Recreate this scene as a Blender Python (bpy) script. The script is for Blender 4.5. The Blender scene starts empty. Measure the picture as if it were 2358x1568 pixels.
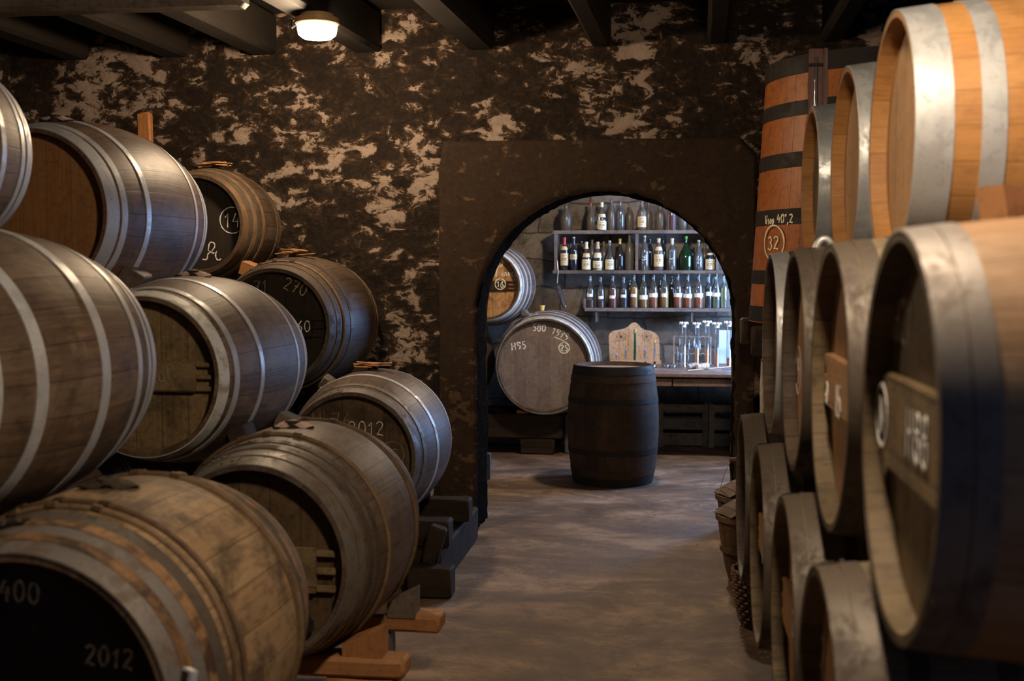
import bpy, bmesh, math, random
from mathutils import Vector, Matrix, noise
random.seed(7)
PI = math.pi
col = bpy.context.scene.collection
sc = bpy.context.scene

# ------------------------------------------------------------------ camera
FPX, PITCH, YAW, H = 2720.3, 0.05937, 0.134925, 1.6
cam_d = bpy.data.cameras.new('camera')
cam_o = bpy.data.objects.new('camera', cam_d)
col.objects.link(cam_o)
cam_o.location = (0, 0, H)
cam_o.rotation_euler = (PI / 2 - PITCH, 0, YAW)
cam_d.sensor_width = 36
cam_d.lens = FPX / 2358 * 36
cam_d.clip_start = .05
cam_d.dof.use_dof = True
cam_d.dof.focus_distance = 7.0
cam_d.dof.aperture_fstop = 3.0
sc.camera = cam_o
FW = Vector((-math.sin(YAW) * math.cos(PITCH), math.cos(YAW) * math.cos(PITCH), -math.sin(PITCH)))
RT = Vector((math.cos(YAW), math.sin(YAW), 0))
UP = RT.cross(FW)
EYE = Vector((0, 0, H))

# ------------------------------------------------------------------ world, lights, exposure
w = bpy.data.worlds.new('world'); sc.world = w; w.use_nodes = True
w.node_tree.nodes['Background'].inputs[0].default_value = (.35, .5, 1, 1)
w.node_tree.nodes['Background'].inputs[1].default_value = .02
sc.view_settings.view_transform = 'Standard'
sc.view_settings.look = 'None'
sc.view_settings.exposure = 0.0
sc.view_settings.gamma = 1.0
sc.view_settings.use_curve_mapping = False

def lamp(name, kind, loc, power, color, size=.1, rot=None, size_y=None, spot=None):
    d = bpy.data.lights.new(name, kind); d.energy = power; d.color = color
    if kind == 'AREA':
        d.shape = 'RECTANGLE'; d.size = size; d.size_y = size_y or size
    else:
        d.shadow_soft_size = size
    if spot: d.spot_size = spot; d.spot_blend = .5
    o = bpy.data.objects.new(name, d); col.objects.link(o); o.location = loc
    if rot: o.rotation_euler = rot
    return o
WARM = (1, .72, .45); WARM2 = (1, .78, .55); BLUE = (.26, .48, 1)
lamp('ceiling_lamp_light', 'POINT', (-1.78, 5.85, 2.66), 80, WARM, .07)
lamp('assumed_aisle_lamp_light', 'POINT', (.2, 2.1, 2.74), 150, WARM2, .09)  # from an assumed lamp out of view, added to light the near barrels
lamp('blue_fill_light', 'AREA', (2.52, .3, 1.75), 13, BLUE, 1.5, (0, PI / 2, 0), 1.6)  # added blue fill for the left barrels, from no known window
lamp('assumed_back_room_lamp_light', 'POINT', (-.15, 8.8, 2.5), 135, (1, .80, .60), .08)  # assumed lamp, unseen and without a fixture, lighting the back barrels and bottles
lamp('assumed_back_window_daylight', 'AREA', (1.72, 10.1, 1.7), 175, (.32, .54, 1), 1.2, (0, PI / 2, 0), 1.4)  # blue daylight from an assumed window, unseen behind the right jamb

# ------------------------------------------------------------------ helpers
def ray(px, py):
    return (FW + RT * ((px - 1179) / FPX) + UP * ((784 - py) / FPX))
def at(px, py, X=None, Y=None, Z=None):
    d = ray(px, py)
    if X is not None: t = X / d.x
    elif Y is not None: t = Y / d.y
    else: t = (Z - H) / d.z
    return EYE + d * t

def tag(o, label=None, cat=None, group=None, kind=None):
    if label: o['label'] = label
    if cat: o['category'] = cat
    if group: o['group'] = group
    if kind: o['kind'] = kind
    return o

class MB:
    def __init__(s):
        s.v = []; s.f = []; s.uv = []
    def add(s, verts, faces, uvs=None):
        n = len(s.v); s.v += [tuple(v) for v in verts]
        for i, f in enumerate(faces):
            s.f.append([n + k for k in f])
            s.uv.append(uvs[i] if uvs else [(0, 0)] * len(f))
    def grid(s, rows, closed=False, uvf=None):
        """rows of points; closed wraps each row"""
        m = len(rows[0]); V = [p for r in rows for p in r]; F = []; U = []
        for i in range(len(rows) - 1):
            for j in range(m if closed else m - 1):
                k = (j + 1) % m
                F.append([i * m + j, i * m + k, (i + 1) * m + k, (i + 1) * m + j])
                if uvf:
                    U.append([uvf(i, j), uvf(i, j + 1), uvf(i + 1, j + 1), uvf(i + 1, j)])
        s.add(V, F, U if uvf else None)
    def box(s, c, d, rot=None, bev=0.0):
        bm = bmesh.new(); bmesh.ops.create_cube(bm, size=1)
        for v in bm.verts: v.co = Vector((v.co.x * d[0], v.co.y * d[1], v.co.z * d[2]))
        if bev: bmesh.ops.bevel(bm, geom=bm.edges[:], offset=bev, segments=2, affect='EDGES')
        M = Matrix.Translation(Vector(c)) @ (rot.to_4x4() if rot else Matrix())
        la = max(range(3), key=lambda i: d[i]); o1, o2 = [i for i in range(3) if i != la]
        bm.verts.index_update()
        V = [M @ v.co for v in bm.verts]; F = []; U = []
        for f in bm.faces:
            F.append([v.index for v in f.verts])
            U.append([((v.co[o1] + v.co[o2]) * 8 + .5, v.co[la]) for v in f.verts])
        bm.free(); s.add(V, F, U)
    def lathe(s, prof, seg=24, M=None, caps=False):
        """prof: (r, z)"""
        M = M or Matrix()
        rows = [[M @ Vector((r * math.cos(2 * PI * j / seg), r * math.sin(2 * PI * j / seg), z)) for j in range(seg)] for r, z in prof]
        s.grid(rows, True, lambda i, j: (j / seg * 8, prof[min(i, len(prof) - 1)][1]))
        if caps:
            n = len(s.v) - len(prof) * seg
            s.f.append([n + j for j in range(seg)][::-1]); s.uv.append([(0, 0)] * seg)
            n2 = n + (len(prof) - 1) * seg
            s.f.append([n2 + j for j in range(seg)]); s.uv.append([(0, 0)] * seg)
    def tube(s, pts, r, seg=6, cyc=False):
        pts = [Vector(p) for p in pts]; rows = []
        n = len(pts)
        for i, p in enumerate(pts):
            a = pts[(i - 1) % n] if (cyc or i) else p
            b = pts[(i + 1) % n] if (cyc or i < n - 1) else p
            t = (b - a).normalized()
            u = t.cross(Vector((0, .05, 1))); u = u if u.length > .1 else t.cross(Vector((1, 0, 0)))
            u.normalize(); v = t.cross(u)
            rr = r[i] if isinstance(r, (list, tuple)) else r
            rows.append([p + (u * math.cos(2 * PI * k / seg) + v * math.sin(2 * PI * k / seg)) * rr for k in range(seg)])
        if cyc: rows.append(rows[0])
        s.grid(rows, True, lambda i, j: (j / seg, i * .1))
        if not cyc:
            k = len(s.v) - len(rows) * seg
            s.f.append([k + j for j in range(seg)]); s.uv.append([(0, 0)] * seg)
            k = len(s.v) - seg
            s.f.append([k + j for j in range(seg)][::-1]); s.uv.append([(0, 0)] * seg)
    def prism(s, outline, y0, y1, M=None):
        """outline (x,z) counter-clockwise, extruded in y"""
        M = M or Matrix(); n = len(outline)
        V = [M @ Vector((x, y0, z)) for x, z in outline] + [M @ Vector((x, y1, z)) for x, z in outline]
        F = [list(range(n)), [n + i for i in range(n)][::-1]]
        U = [[(x * 8, z) for x, z in outline], [(x * 8, z) for x, z in outline][::-1]]
        for i in range(n):
            k = (i + 1) % n; F.append([i, n + i, n + k, k]); U.append([(0, 0), (0, .02), (.1, .02), (.1, 0)])
        s.add(V, F, U)
    def build(s, name, mat, parent=None, M=None, smooth=35):
        me = bpy.data.meshes.new(name)
        me.from_pydata([(M @ Vector(v)) if M else v for v in s.v], [], s.f)
        uvl = me.uv_layers.new(name='UVMap')
        k = 0
        for uvs in s.uv:
            for q in uvs:
                uvl.data[k].uv = q; k += 1
        bm = bmesh.new(); bm.from_mesh(me); bmesh.ops.recalc_face_normals(bm, faces=bm.faces); bm.to_mesh(me); bm.free()
        if smooth:
            for p in me.polygons: p.use_smooth = True
            me.set_sharp_from_angle(angle=math.radians(smooth))
        me.materials.append(mat)
        o = bpy.data.objects.new(name, me); col.objects.link(o)
        if parent: o.parent = parent
        return o

def empty(name, loc, label=None, cat=None, group=None, rz=0):
    o = bpy.data.objects.new(name, None); col.objects.link(o); o.empty_display_size = .05
    o.location = loc; o.rotation_euler = (0, 0, rz)
    return tag(o, label, cat, group)

# ------------------------------------------------------------------ materials
def newmat(name):
    m = bpy.data.materials.new(name); m.use_nodes = True
    nt = m.node_tree; b = nt.nodes['Principled BSDF']
    return m, nt, b
def N(nt, t, **kw):
    n = nt.nodes.new(t)
    for k, v in kw.items():
        if k.startswith('i_'):
            key = k[2:]; n.inputs[int(key) if key.isdigit() else key].default_value = v
        else: setattr(n, k, v)
    return n
def math_n(nt, op, a, b=None, c=None):
    n = nt.nodes.new('ShaderNodeMath'); n.operation = op
    for i, x in enumerate((a, b, c)):
        if x is None: continue
        if isinstance(x, (int, float)): n.inputs[i].default_value = x
        else: nt.links.new(x, n.inputs[i])
    return n.outputs[0]
def ramp(nt, fac, stops, interp='LINEAR'):
    n = nt.nodes.new('ShaderNodeValToRGB'); n.color_ramp.interpolation = interp
    e = n.color_ramp.elements
    while len(e) < len(stops): e.new(.5)
    for i, (p, c) in enumerate(stops):
        e[i].position = p; e[i].color = (c, c, c, 1) if isinstance(c, (int, float)) else (*c, 1)
    nt.links.new(fac, n.inputs[0]); return n.outputs[0]
def mixc(nt, fac, a, b, mode='MIX'):
    n = nt.nodes.new('ShaderNodeMix'); n.data_type = 'RGBA'; n.blend_type = mode
    for s_, x in ((0, fac), (6, a), (7, b)):
        if isinstance(x, (int, float)): n.inputs[s_].default_value = x
        elif isinstance(x, tuple): n.inputs[s_].default_value = (*x, 1)
        else: nt.links.new(x, n.inputs[s_])
    return n.outputs[2]
def noise_n(nt, vec, scale, detail=6, rough=.6, dist=0.0, out=0):
    n = N(nt, 'ShaderNodeTexNoise'); n.inputs['Scale'].default_value = scale; n.inputs['Detail'].default_value = detail
    n.inputs['Roughness'].default_value = rough; n.inputs['Distortion'].default_value = dist
    if vec is not None: nt.links.new(vec, n.inputs['Vector'])
    return n.outputs[out]
def mapped(nt, vec, scale=(1, 1, 1), loc=(0, 0, 0)):
    n = N(nt, 'ShaderNodeMapping'); n.inputs['Scale'].default_value = scale; n.inputs['Location'].default_value = loc
    nt.links.new(vec, n.inputs['Vector']); return n.outputs[0]
def bump(nt, b, h, strength=.3, dist=.01):
    n = N(nt, 'ShaderNodeBump'); n.inputs['Strength'].default_value = strength; n.inputs['Distance'].default_value = dist
    nt.links.new(h, n.inputs['Height']); nt.links.new(n.outputs[0], b.inputs['Normal'])

def wood(name, base, dark, light, rough=.62, stain=.35, groove=1.0, stain_col=(.02, .014, .01), sscale=3.5, gstr=.9):
    m, nt, b = newmat(name); L = nt.links
    tc = N(nt, 'ShaderNodeTexCoord'); oi = N(nt, 'ShaderNodeObjectInfo')
    sp = N(nt, 'ShaderNodeSeparateXYZ'); L.new(tc.outputs['UV'], sp.inputs[0])
    u, v = sp.outputs[0], sp.outputs[1]
    fr = math_n(nt, 'FRACT', u); e = math_n(nt, 'MINIMUM', fr, math_n(nt, 'SUBTRACT', 1.0, fr))
    idn = math_n(nt, 'FLOOR', u)
    wn = N(nt, 'ShaderNodeTexWhiteNoise', noise_dimensions='1D'); L.new(math_n(nt, 'ADD', idn, math_n(nt, 'MULTIPLY', oi.outputs['Random'], 37.0)), wn.inputs['W'])
    cb = N(nt, 'ShaderNodeCombineXYZ'); L.new(math_n(nt, 'MULTIPLY', u, 5.0), cb.inputs[0]); L.new(math_n(nt, 'MULTIPLY', v, 1.6), cb.inputs[1])
    L.new(math_n(nt, 'ADD', math_n(nt, 'MULTIPLY', wn.outputs[0], 9.0), math_n(nt, 'MULTIPLY', oi.outputs['Random'], 20.0)), cb.inputs[2])
    g = noise_n(nt, cb.outputs[0], 2.2, 8, .68, .4)
    gr = ramp(nt, g, [(.32, 0.0), (.68, 1.0)])
    c = mixc(nt, gr, dark, base)
    c = mixc(nt, math_n(nt, 'MULTIPLY', wn.outputs[0], .55), c, light)
    off = N(nt, 'ShaderNodeVectorMath', operation='ADD'); L.new(tc.outputs['Object'], off.inputs[0])
    cb2 = N(nt, 'ShaderNodeCombineXYZ')
    for k in range(3): L.new(math_n(nt, 'MULTIPLY', oi.outputs['Random'], 31.0 + 7 * k), cb2.inputs[k])
    L.new(cb2.outputs[0], off.inputs[1])
    s1 = noise_n(nt, off.outputs[0], sscale, 9, .7, .6)
    sf = ramp(nt, s1, [(.47, 0.0), (.60, stain)])
    c = mixc(nt, sf, c, stain_col)
    s2 = noise_n(nt, off.outputs[0], sscale * 2.3, 10, .75, 0)
    c = mixc(nt, ramp(nt, s2, [(.58, 0.0), (.72, .5)]), c, light)
    s3 = noise_n(nt, mapped(nt, off.outputs[0], (1, .35, 1)), 34, 8, .8, .3)
    c = mixc(nt, ramp(nt, s3, [(.36, .55), (.5, 0.0)]), c, stain_col)
    c = mixc(nt, ramp(nt, s3, [(.60, 0.0), (.74, .45)]), c, light)
    gm = ramp(nt, e, [(0.0, 0.0), (.022, 1.0)])
    gdark = math_n(nt, 'SUBTRACT', 1.0, math_n(nt, 'MULTIPLY', math_n(nt, 'SUBTRACT', 1.0, gm), groove * gstr))
    cbm = N(nt, 'ShaderNodeCombineColor')
    for k in range(3): L.new(gdark, cbm.inputs[k])
    c = mixc(nt, 1.0, c, cbm.outputs[0], 'MULTIPLY')
    b.inputs['Specular IOR Level'].default_value = .28
    L.new(c, b.inputs['Base Color'])
    L.new(math_n(nt, 'ADD', rough - .1, math_n(nt, 'MULTIPLY', s1, .25)), b.inputs['Roughness'])
    hgt = math_n(nt, 'ADD', math_n(nt, 'MULTIPLY', gm, groove * .35), math_n(nt, 'MULTIPLY', g, .8))
    bump(nt, b, hgt, .35, .004)
    return m

def plain(name, c, rough=.6, metal=0, nscale=20, var=.35, bumps=.15, spec=None):
    m, nt, b = newmat(name); tc = N(nt, 'ShaderNodeTexCoord')
    n1 = noise_n(nt, tc.outputs['Object'], nscale, 7, .65)
    d = tuple(x * (1 - var) for x in c); l = tuple(min(1, x * (1 + var)) for x in c)
    nt.links.new(mixc(nt, ramp(nt, n1, [(.35, 0.0), (.65, 1.0)]), d, l), b.inputs['Base Color'])
    b.inputs['Metallic'].default_value = metal
    nt.links.new(math_n(nt, 'ADD', rough - .08, math_n(nt, 'MULTIPLY', n1, .16)), b.inputs['Roughness'])
    if spec is not None: b.inputs['Specular IOR Level'].default_value = spec
    if bumps: bump(nt, b, n1, bumps, .003)
    return m

def metal(name, c, c2, rough=.4, metallic=.9, sc_=11, lo=.46, hi=.60):
    m, nt, b = newmat(name); tc = N(nt, 'ShaderNodeTexCoord')
    n1 = noise_n(nt, tc.outputs['Object'], sc_, 9, .7, .3); n2 = noise_n(nt, tc.outputs['Object'], sc_ * 9, 4, .6)
    f = ramp(nt, n1, [(lo, 0.0), (hi, 1.0)])
    cc = mixc(nt, f, c, c2)
    cc = mixc(nt, ramp(nt, n2, [(.28, .5), (.42, 0.0)]), cc, tuple(x * .3 for x in c2))
    nt.links.new(cc, b.inputs['Base Color'])
    nt.links.new(math_n(nt, 'MULTIPLY', math_n(nt, 'SUBTRACT', 1.0, math_n(nt, 'MULTIPLY', f, .5)), metallic), b.inputs['Metallic'])
    nt.links.new(math_n(nt, 'ADD', math_n(nt, 'ADD', rough - .05, math_n(nt, 'MULTIPLY', f, .25)), math_n(nt, 'MULTIPLY', n2, .1)), b.inputs['Roughness'])
    bump(nt, b, math_n(nt, 'ADD', n1, math_n(nt, 'MULTIPLY', n2, .3)), .15, .002)
    return m

MT = {}
MT['oak_tan'] = wood('oak_tan', (.30, .185, .09), (.13, .078, .04), (.36, .25, .14), .6, .75, stain_col=(.035, .024, .016))
MT['oak_grey'] = wood('oak_grey', (.135, .092, .068), (.055, .037, .028), (.185, .14, .11), .5, .5)
MT['oak_weathered'] = wood('oak_weathered', (.15, .092, .052), (.052, .032, .021), (.23, .16, .10), .5, .45)
MT['oak_red'] = wood('oak_red', (.15, .078, .046), (.065, .034, .022), (.20, .125, .08), .45, .4)
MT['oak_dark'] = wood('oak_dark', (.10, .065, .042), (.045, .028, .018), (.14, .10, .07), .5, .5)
MT['oak_black'] = wood('oak_black', (.06, .033, .017), (.025, .014, .008), (.095, .055, .03), .75, .6)
MT['oak_new'] = wood('oak_new', (.42, .20, .06), (.24, .105, .032), (.47, .245, .085), .5, .25, stain_col=(.2, .09, .035), gstr=.5)
MT['oak_pale'] = wood('oak_pale', (.33, .19, .09), (.18, .095, .042), (.41, .27, .155), .6, .4, stain_col=(.2, .11, .055), gstr=.7)
MT['oak_olive'] = wood('oak_olive', (.21, .16, .10), (.11, .08, .05), (.27, .21, .14), .6, .45, stain_col=(.06, .04, .025))
MT['oak_chime'] = wood('oak_chime', (.15, .105, .055), (.08, .055, .03), (.2, .145, .08), .6, .5)
MT['oak_vat'] = wood('oak_vat', (.46, .145, .03), (.28, .08, .02), (.52, .18, .045), .4, .25, stain_col=(.1, .04, .02), gstr=.6)
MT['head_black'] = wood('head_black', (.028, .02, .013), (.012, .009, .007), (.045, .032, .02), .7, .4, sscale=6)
MT['head_brown'] = wood('head_brown', (.13, .08, .04), (.07, .042, .022), (.17, .115, .06), .6, .5, sscale=6)
MT['head_amber'] = wood('head_amber', (.33, .155, .05), (.20, .09, .03), (.36, .18, .07), .55, .2, stain_col=(.12, .05, .02), gstr=.4)
MT['head_olive'] = wood('head_olive', (.25, .165, .07), (.14, .09, .04), (.27, .2, .11), .65, .5, sscale=6)
MT['head_tan'] = wood('head_tan', (.50, .28, .12), (.36, .19, .08), (.55, .33, .16), .55, .3, stain_col=(.25, .12, .05), gstr=.6)
MT['head_grey'] = wood('head_grey', (.25, .19, .16), (.15, .11, .095), (.33, .27, .235), .6, .4, sscale=5, stain_col=(.1, .075, .06), gstr=.3)
MT['head_pineau'] = wood('head_pineau', (.62, .33, .13), (.40, .19, .07), (.66, .40, .19), .6, .6, sscale=7, stain_col=(.12, .05, .03))
MT['steel'] = metal('galvanized_steel', (.55, .55, .56), (.42, .42, .42), .42, .55)
MT['steel_new'] = metal('new_galvanized_steel', (.44, .45, .46), (.36, .36, .36), .42, .55)
MT['steel_old'] = metal('old_painted_steel', (.66, .66, .60), (.34, .30, .24), .55, .25)
MT['iron'] = metal('aged_iron_hoop', (.085, .066, .048), (.05, .034, .024), .55, .2)
MT['iron_blue'] = metal('grey_iron_hoop', (.19, .17, .155), (.11, .08, .058), .46, .4)
MT['iron_black'] = metal('black_iron_hoop', (.016, .014, .013), (.028, .022, .018), .6, .0)
MT['iron_black'].node_tree.nodes['Principled BSDF'].inputs['Specular IOR Level'].default_value = .25
MT['hoop_wood'] = wood('hoop_wood', (.17, .10, .05), (.07, .042, .024), (.24, .155, .085), .6, .4)
MT['hoop_rust'] = wood('hoop_rust', (.28, .145, .06), (.12, .065, .03), (.34, .2, .1), .6, .85, sscale=9)
MT['beam_orange'] = wood('beam_orange', (.42, .18, .06), (.25, .10, .035), (.46, .23, .1), .55, .2, stain_col=(.14, .07, .03), groove=0)
MT['beam_grey'] = wood('beam_grey', (.16, .12, .09), (.08, .06, .045), (.22, .17, .13), .65, .4, groove=0)
MT['beam_dark'] = wood('beam_dark', (.042, .028, .018), (.016, .011, .008), (.07, .05, .034), .7, .4, groove=0)
MT['beam_dark'].node_tree.nodes['Principled BSDF'].inputs['Specular IOR Level'].default_value = .1
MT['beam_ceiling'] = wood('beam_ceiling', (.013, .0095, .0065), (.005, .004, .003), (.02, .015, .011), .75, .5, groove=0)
MT['shelf_wood'] = wood('shelf_wood', (.21, .165, .135), (.11, .08, .065), (.27, .225, .19), .6, .4, groove=0)
MT['table_wood'] = wood('table_wood', (.26, .165, .12), (.14, .085, .06), (.33, .24, .19), .5, .4, groove=0)
MT['crate_wood'] = wood('crate_wood', (.15, .14, .13), (.08, .075, .07), (.2, .19, .18), .65, .4, groove=0)
MT['board_wood'] = wood('board_wood', (.66, .42, .25), (.55, .34, .19), (.70, .48, .30), .5, .05, groove=0)
MT['redwood'] = wood('redwood', (.13, .026, .012), (.08, .016, .008), (.16, .04, .018), .35, .1, groove=0)
MT['basket_wood'] = wood('basket_wood', (.15, .085, .045), (.08, .045, .025), (.2, .12, .07), .6, .4, groove=0)
MT['wicker'] = plain('wicker', (.12, .05, .02), .5, 0, 60, .4)
MT['chalk'] = plain('chalk', (.90, .89, .84), .9, 0, 90, .22, 0)
MT['chalk_faint'] = plain('faint_chalk', (.26, .23, .19), .9, 0, 90, .35, 0)
MT['chalk_gold'] = plain('yellowed_chalk', (.50, .40, .22), .9, 0, 70, .4, 0)
MT['chalk_cream'] = plain('cream_paint', (.92, .86, .66), .7, 0, 60, .1, 0)
MT['cloth_pink'] = plain('bung_cloth', (.42, .29, .24), .9, 0, 30, .3, .6)
MT['cloth_blue'] = plain('pale_cloth', (.55, .62, .72), .9, 0, 20, .15, .6)
MT['bark'] = plain('bark_scrap', (.48, .25, .1), .8, 0, 30, .4, .6)
MT['cork'] = plain('cork', (.55, .36, .18), .85, 0, 60, .25, .3)
MT['cork_yellow'] = plain('yellow_stopper', (.75, .5, .12), .7, 0, 30, .1)
MT['cork_grey'] = plain('grey_stopper', (.34, .29, .25), .8, 0, 40, .3, .3)
MT['cork_pale'] = plain('pale_stopper', (.62, .48, .34), .8, 0, 40, .25, .3)
MT['wax_red'] = plain('red_capsule', (.5, .03, .03), .35, 0, 30, .1)
MT['wax_gold'] = plain('gold_foil', (.55, .42, .13), .35, .3, 30, .15)
MT['wax_green'] = plain('green_capsule', (.05, .35, .04), .4, 0, 30, .1)
MT['wax_black'] = plain('black_capsule', (.02, .018, .015), .4, 0, 30, .1)
MT['paper'] = plain('white_paper', (.86, .86, .84), .8, 0, 40, .04, 0)
MT['paper_old'] = plain('aged_paper', (.72, .56, .32), .8, 0, 25, .22, 0)
MT['paper_cream'] = plain('cream_paper', (.78, .70, .47), .8, 0, 25, .12, 0)
MT['ink'] = plain('ink', (.1, .055, .03), .7, 0, 40, .2, 0)
MT['void'] = plain('hole_shade_black', (.01, .01, .012), .8, 0, 40, .2, 0)
MT['white_cap'] = plain('white_cap', (.85, .84, .8), .6, 0, 40, .05, .2)
MT['wire'] = metal('wire', (.6, .55, .48), (.45, .38, .3), .35, .8)
MT['lamp_metal'] = plain('lamp_rim', (.5, .32, .15), .5, .2, 40, .1)
MT['cable'] = plain('cable', (.03, .03, .03), .5)
MT['panel_white'] = plain('white_panel', (.62, .68, .74), .5, 0, 3, .05, 0)
MT['whitewash'] = plain('whitewashed_stone', (.42, .36, .3), .9, 0, 25, .5, .6)
MT['board_blue'] = plain('slate_board', (.07, .09, .12), .5, 0, 12, .2)

def glassy(name, tint, refl=1.0, opaque=0.0, body=(.3, .3, .3), rough=.04):
    """thin glass shell: tinted see-through plus real reflections"""
    m, nt, b = newmat(name); L = nt.links
    out = nt.nodes['Material Output']
    tr = N(nt, 'ShaderNodeBsdfTransparent'); tr.inputs[0].default_value = (*tint, 1)
    gl = N(nt, 'ShaderNodeBsdfGlossy'); gl.inputs['Roughness'].default_value = rough; gl.inputs[0].default_value = (refl, refl, refl, 1)
    fr = N(nt, 'ShaderNodeFresnel'); fr.inputs[0].default_value = 1.5
    df = N(nt, 'ShaderNodeBsdfDiffuse'); df.inputs[0].default_value = (*body, 1)
    m1 = N(nt, 'ShaderNodeMixShader'); m1.inputs[0].default_value = opaque
    L.new(tr.outputs[0], m1.inputs[1]); L.new(df.outputs[0], m1.inputs[2])
    m2 = N(nt, 'ShaderNodeMixShader'); L.new(math_n(nt, 'ADD', fr.outputs[0], .03), m2.inputs[0]); L.new(m1.outputs[0], m2.inputs[1]); L.new(gl.outputs[0], m2.inputs[2])
    L.new(m2.outputs[0], out.inputs[0]); return m
MT['glass_clear'] = glassy('clear_glass', (.86, .91, .94), 1, .05, (.5, .55, .6))
MT['glass_green'] = glassy('green_glass', (.22, .5, .25), 1, .12, (.05, .16, .06))
MT['glass_dark'] = glassy('dark_glass', (.12, .12, .12), 1, .25, (.05, .045, .04))
MT['glass_dusty'] = glassy('dusty_glass', (.5, .5, .48), .5, .55, (.20, .17, .14), .3)
MT['glass_greydust'] = glassy('half_dusty_glass', (.6, .64, .66), .9, .32, (.22, .22, .22), .12)
MT['glass_smoky'] = glassy('smoky_glass', (.32, .36, .42), 1, .15, (.1, .11, .13), .05)
def liquid(n, c, op=.75): return glassy(n, c, .4, op, c, .1)
MT['amber'] = liquid('amber_spirit', (.95, .30, .03), .55); MT['gold'] = liquid('golden_spirit', (.95, .55, .05), .5)
MT['brown'] = liquid('brown_spirit', (.5, .13, .03), .7); MT['clear'] = liquid('pale_spirit', (.8, .78, .5), .15)
MT['red'] = liquid('dark_red_liquid', (.25, .05, .035), .5); MT['purple'] = liquid('purple_black_liquid', (.05, .03, .05), .6)

def wall_mat(name, patch=.5, light=(.58, .46, .37), base=(.040, .026, .017), base2=(.014, .009, .006), lift=0.0, bs=1.0):
    m, nt, b = newmat(name); L = nt.links; tc = N(nt, 'ShaderNodeTexCoord')
    P = tc.outputs['Object']
    big = noise_n(nt, mapped(nt, P, (1, 1, .8)), 2.1, 4, .5)
    mid = noise_n(nt, mapped(nt, P, (.75, 1, 1.2), (3, 1, 5)), 10.5, 13, .66, .5)
    fine = noise_n(nt, P, 26, 8, .75, .4)
    f = math_n(nt, 'ADD', math_n(nt, 'ADD', mid, math_n(nt, 'MULTIPLY', big, .5)), math_n(nt, 'MULTIPLY', fine, .22))
    pm = ramp(nt, f, [(patch + .235, 0.0), (patch + .27, .85), (patch + .40, 1.0)])
    c = mixc(nt, ramp(nt, fine, [(.35, 0.0), (.7, 1.0)]), base2, base)
    hal = ramp(nt, f, [(patch + .15, 0.0), (patch + .25, .55)])
    c = mixc(nt, math_n(nt, 'MULTIPLY', hal, fine), c, (.22, .13, .07))
    lc = mixc(nt, noise_n(nt, P, 9, 6, .7), (light[0] * .55, light[1] * .5, light[2] * .5), light)
    c = mixc(nt, pm, c, lc)
    L.new(c, b.inputs['Base Color']); b.inputs['Roughness'].default_value = .9
    b.inputs['Specular IOR Level'].default_value = .25
    bump(nt, b, math_n(nt, 'ADD', math_n(nt, 'MULTIPLY', mid, 1.2), math_n(nt, 'MULTIPLY', fine, .8)), .9 * bs, .035)
    return m
MT['wall'] = wall_mat('fungus_blackened_wall', .675)
MT['surround'] = wall_mat('sooty_plaster', .83, light=(.26, .18, .12), base=(.042, .025, .014), base2=(.022, .013, .008), bs=.35)
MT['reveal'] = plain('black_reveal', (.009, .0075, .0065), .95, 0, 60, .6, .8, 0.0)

def stone_mat():
    m, nt, b = newmat('back_room_stone'); L = nt.links; tc = N(nt, 'ShaderNodeTexCoord')
    mp = N(nt, 'ShaderNodeMapping'); mp.inputs['Rotation'].default_value = (PI / 2, 0, 0); L.new(tc.outputs['Object'], mp.inputs['Vector'])
    br = N(nt, 'ShaderNodeTexBrick'); dv = N(nt, 'ShaderNodeVectorMath', operation='MULTIPLY_ADD'); L.new(noise_n(nt, tc.outputs['Object'], 2.6, 5, .6, 0, 1), dv.inputs[0]); dv.inputs[1].default_value = (.16, .16, .0); L.new(mp.outputs[0], dv.inputs[2]); L.new(dv.outputs[0], br.inputs[0])
    br.offset = .37; br.squash = 1.4; br.squash_frequency = 3; br.inputs['Mortar Smooth'].default_value = .6
    br.inputs['Scale'].default_value = 1; br.inputs['Brick Width'].default_value = .5; br.inputs['Row Height'].default_value = .27
    br.inputs['Mortar Size'].default_value = .012; br.inputs['Color1'].default_value = (.25, .21, .165, 1); br.inputs['Color2'].default_value = (.12, .095, .07, 1)
    br.inputs['Mortar'].default_value = (.06, .045, .033, 1)
    n1 = noise_n(nt, tc.outputs['Object'], 7, 10, .75, .4); n2 = noise_n(nt, tc.outputs['Object'], 1.3, 3, .5)
    c = mixc(nt, ramp(nt, n1, [(.46, 0.0), (.66, .85)]), br.outputs[0], (.05, .038, .028))
    c = mixc(nt, ramp(nt, n1, [(.25, .5), (.4, 0.0)]), c, (.3, .26, .22))
    L.new(c, b.inputs['Base Color']); b.inputs['Roughness'].default_value = .9
    bump(nt, b, math_n(nt, 'ADD', br.outputs['Fac'], math_n(nt, 'MULTIPLY', n1, -1.5)), -.6, .03)
    return m
MT['stone'] = stone_mat()
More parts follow.
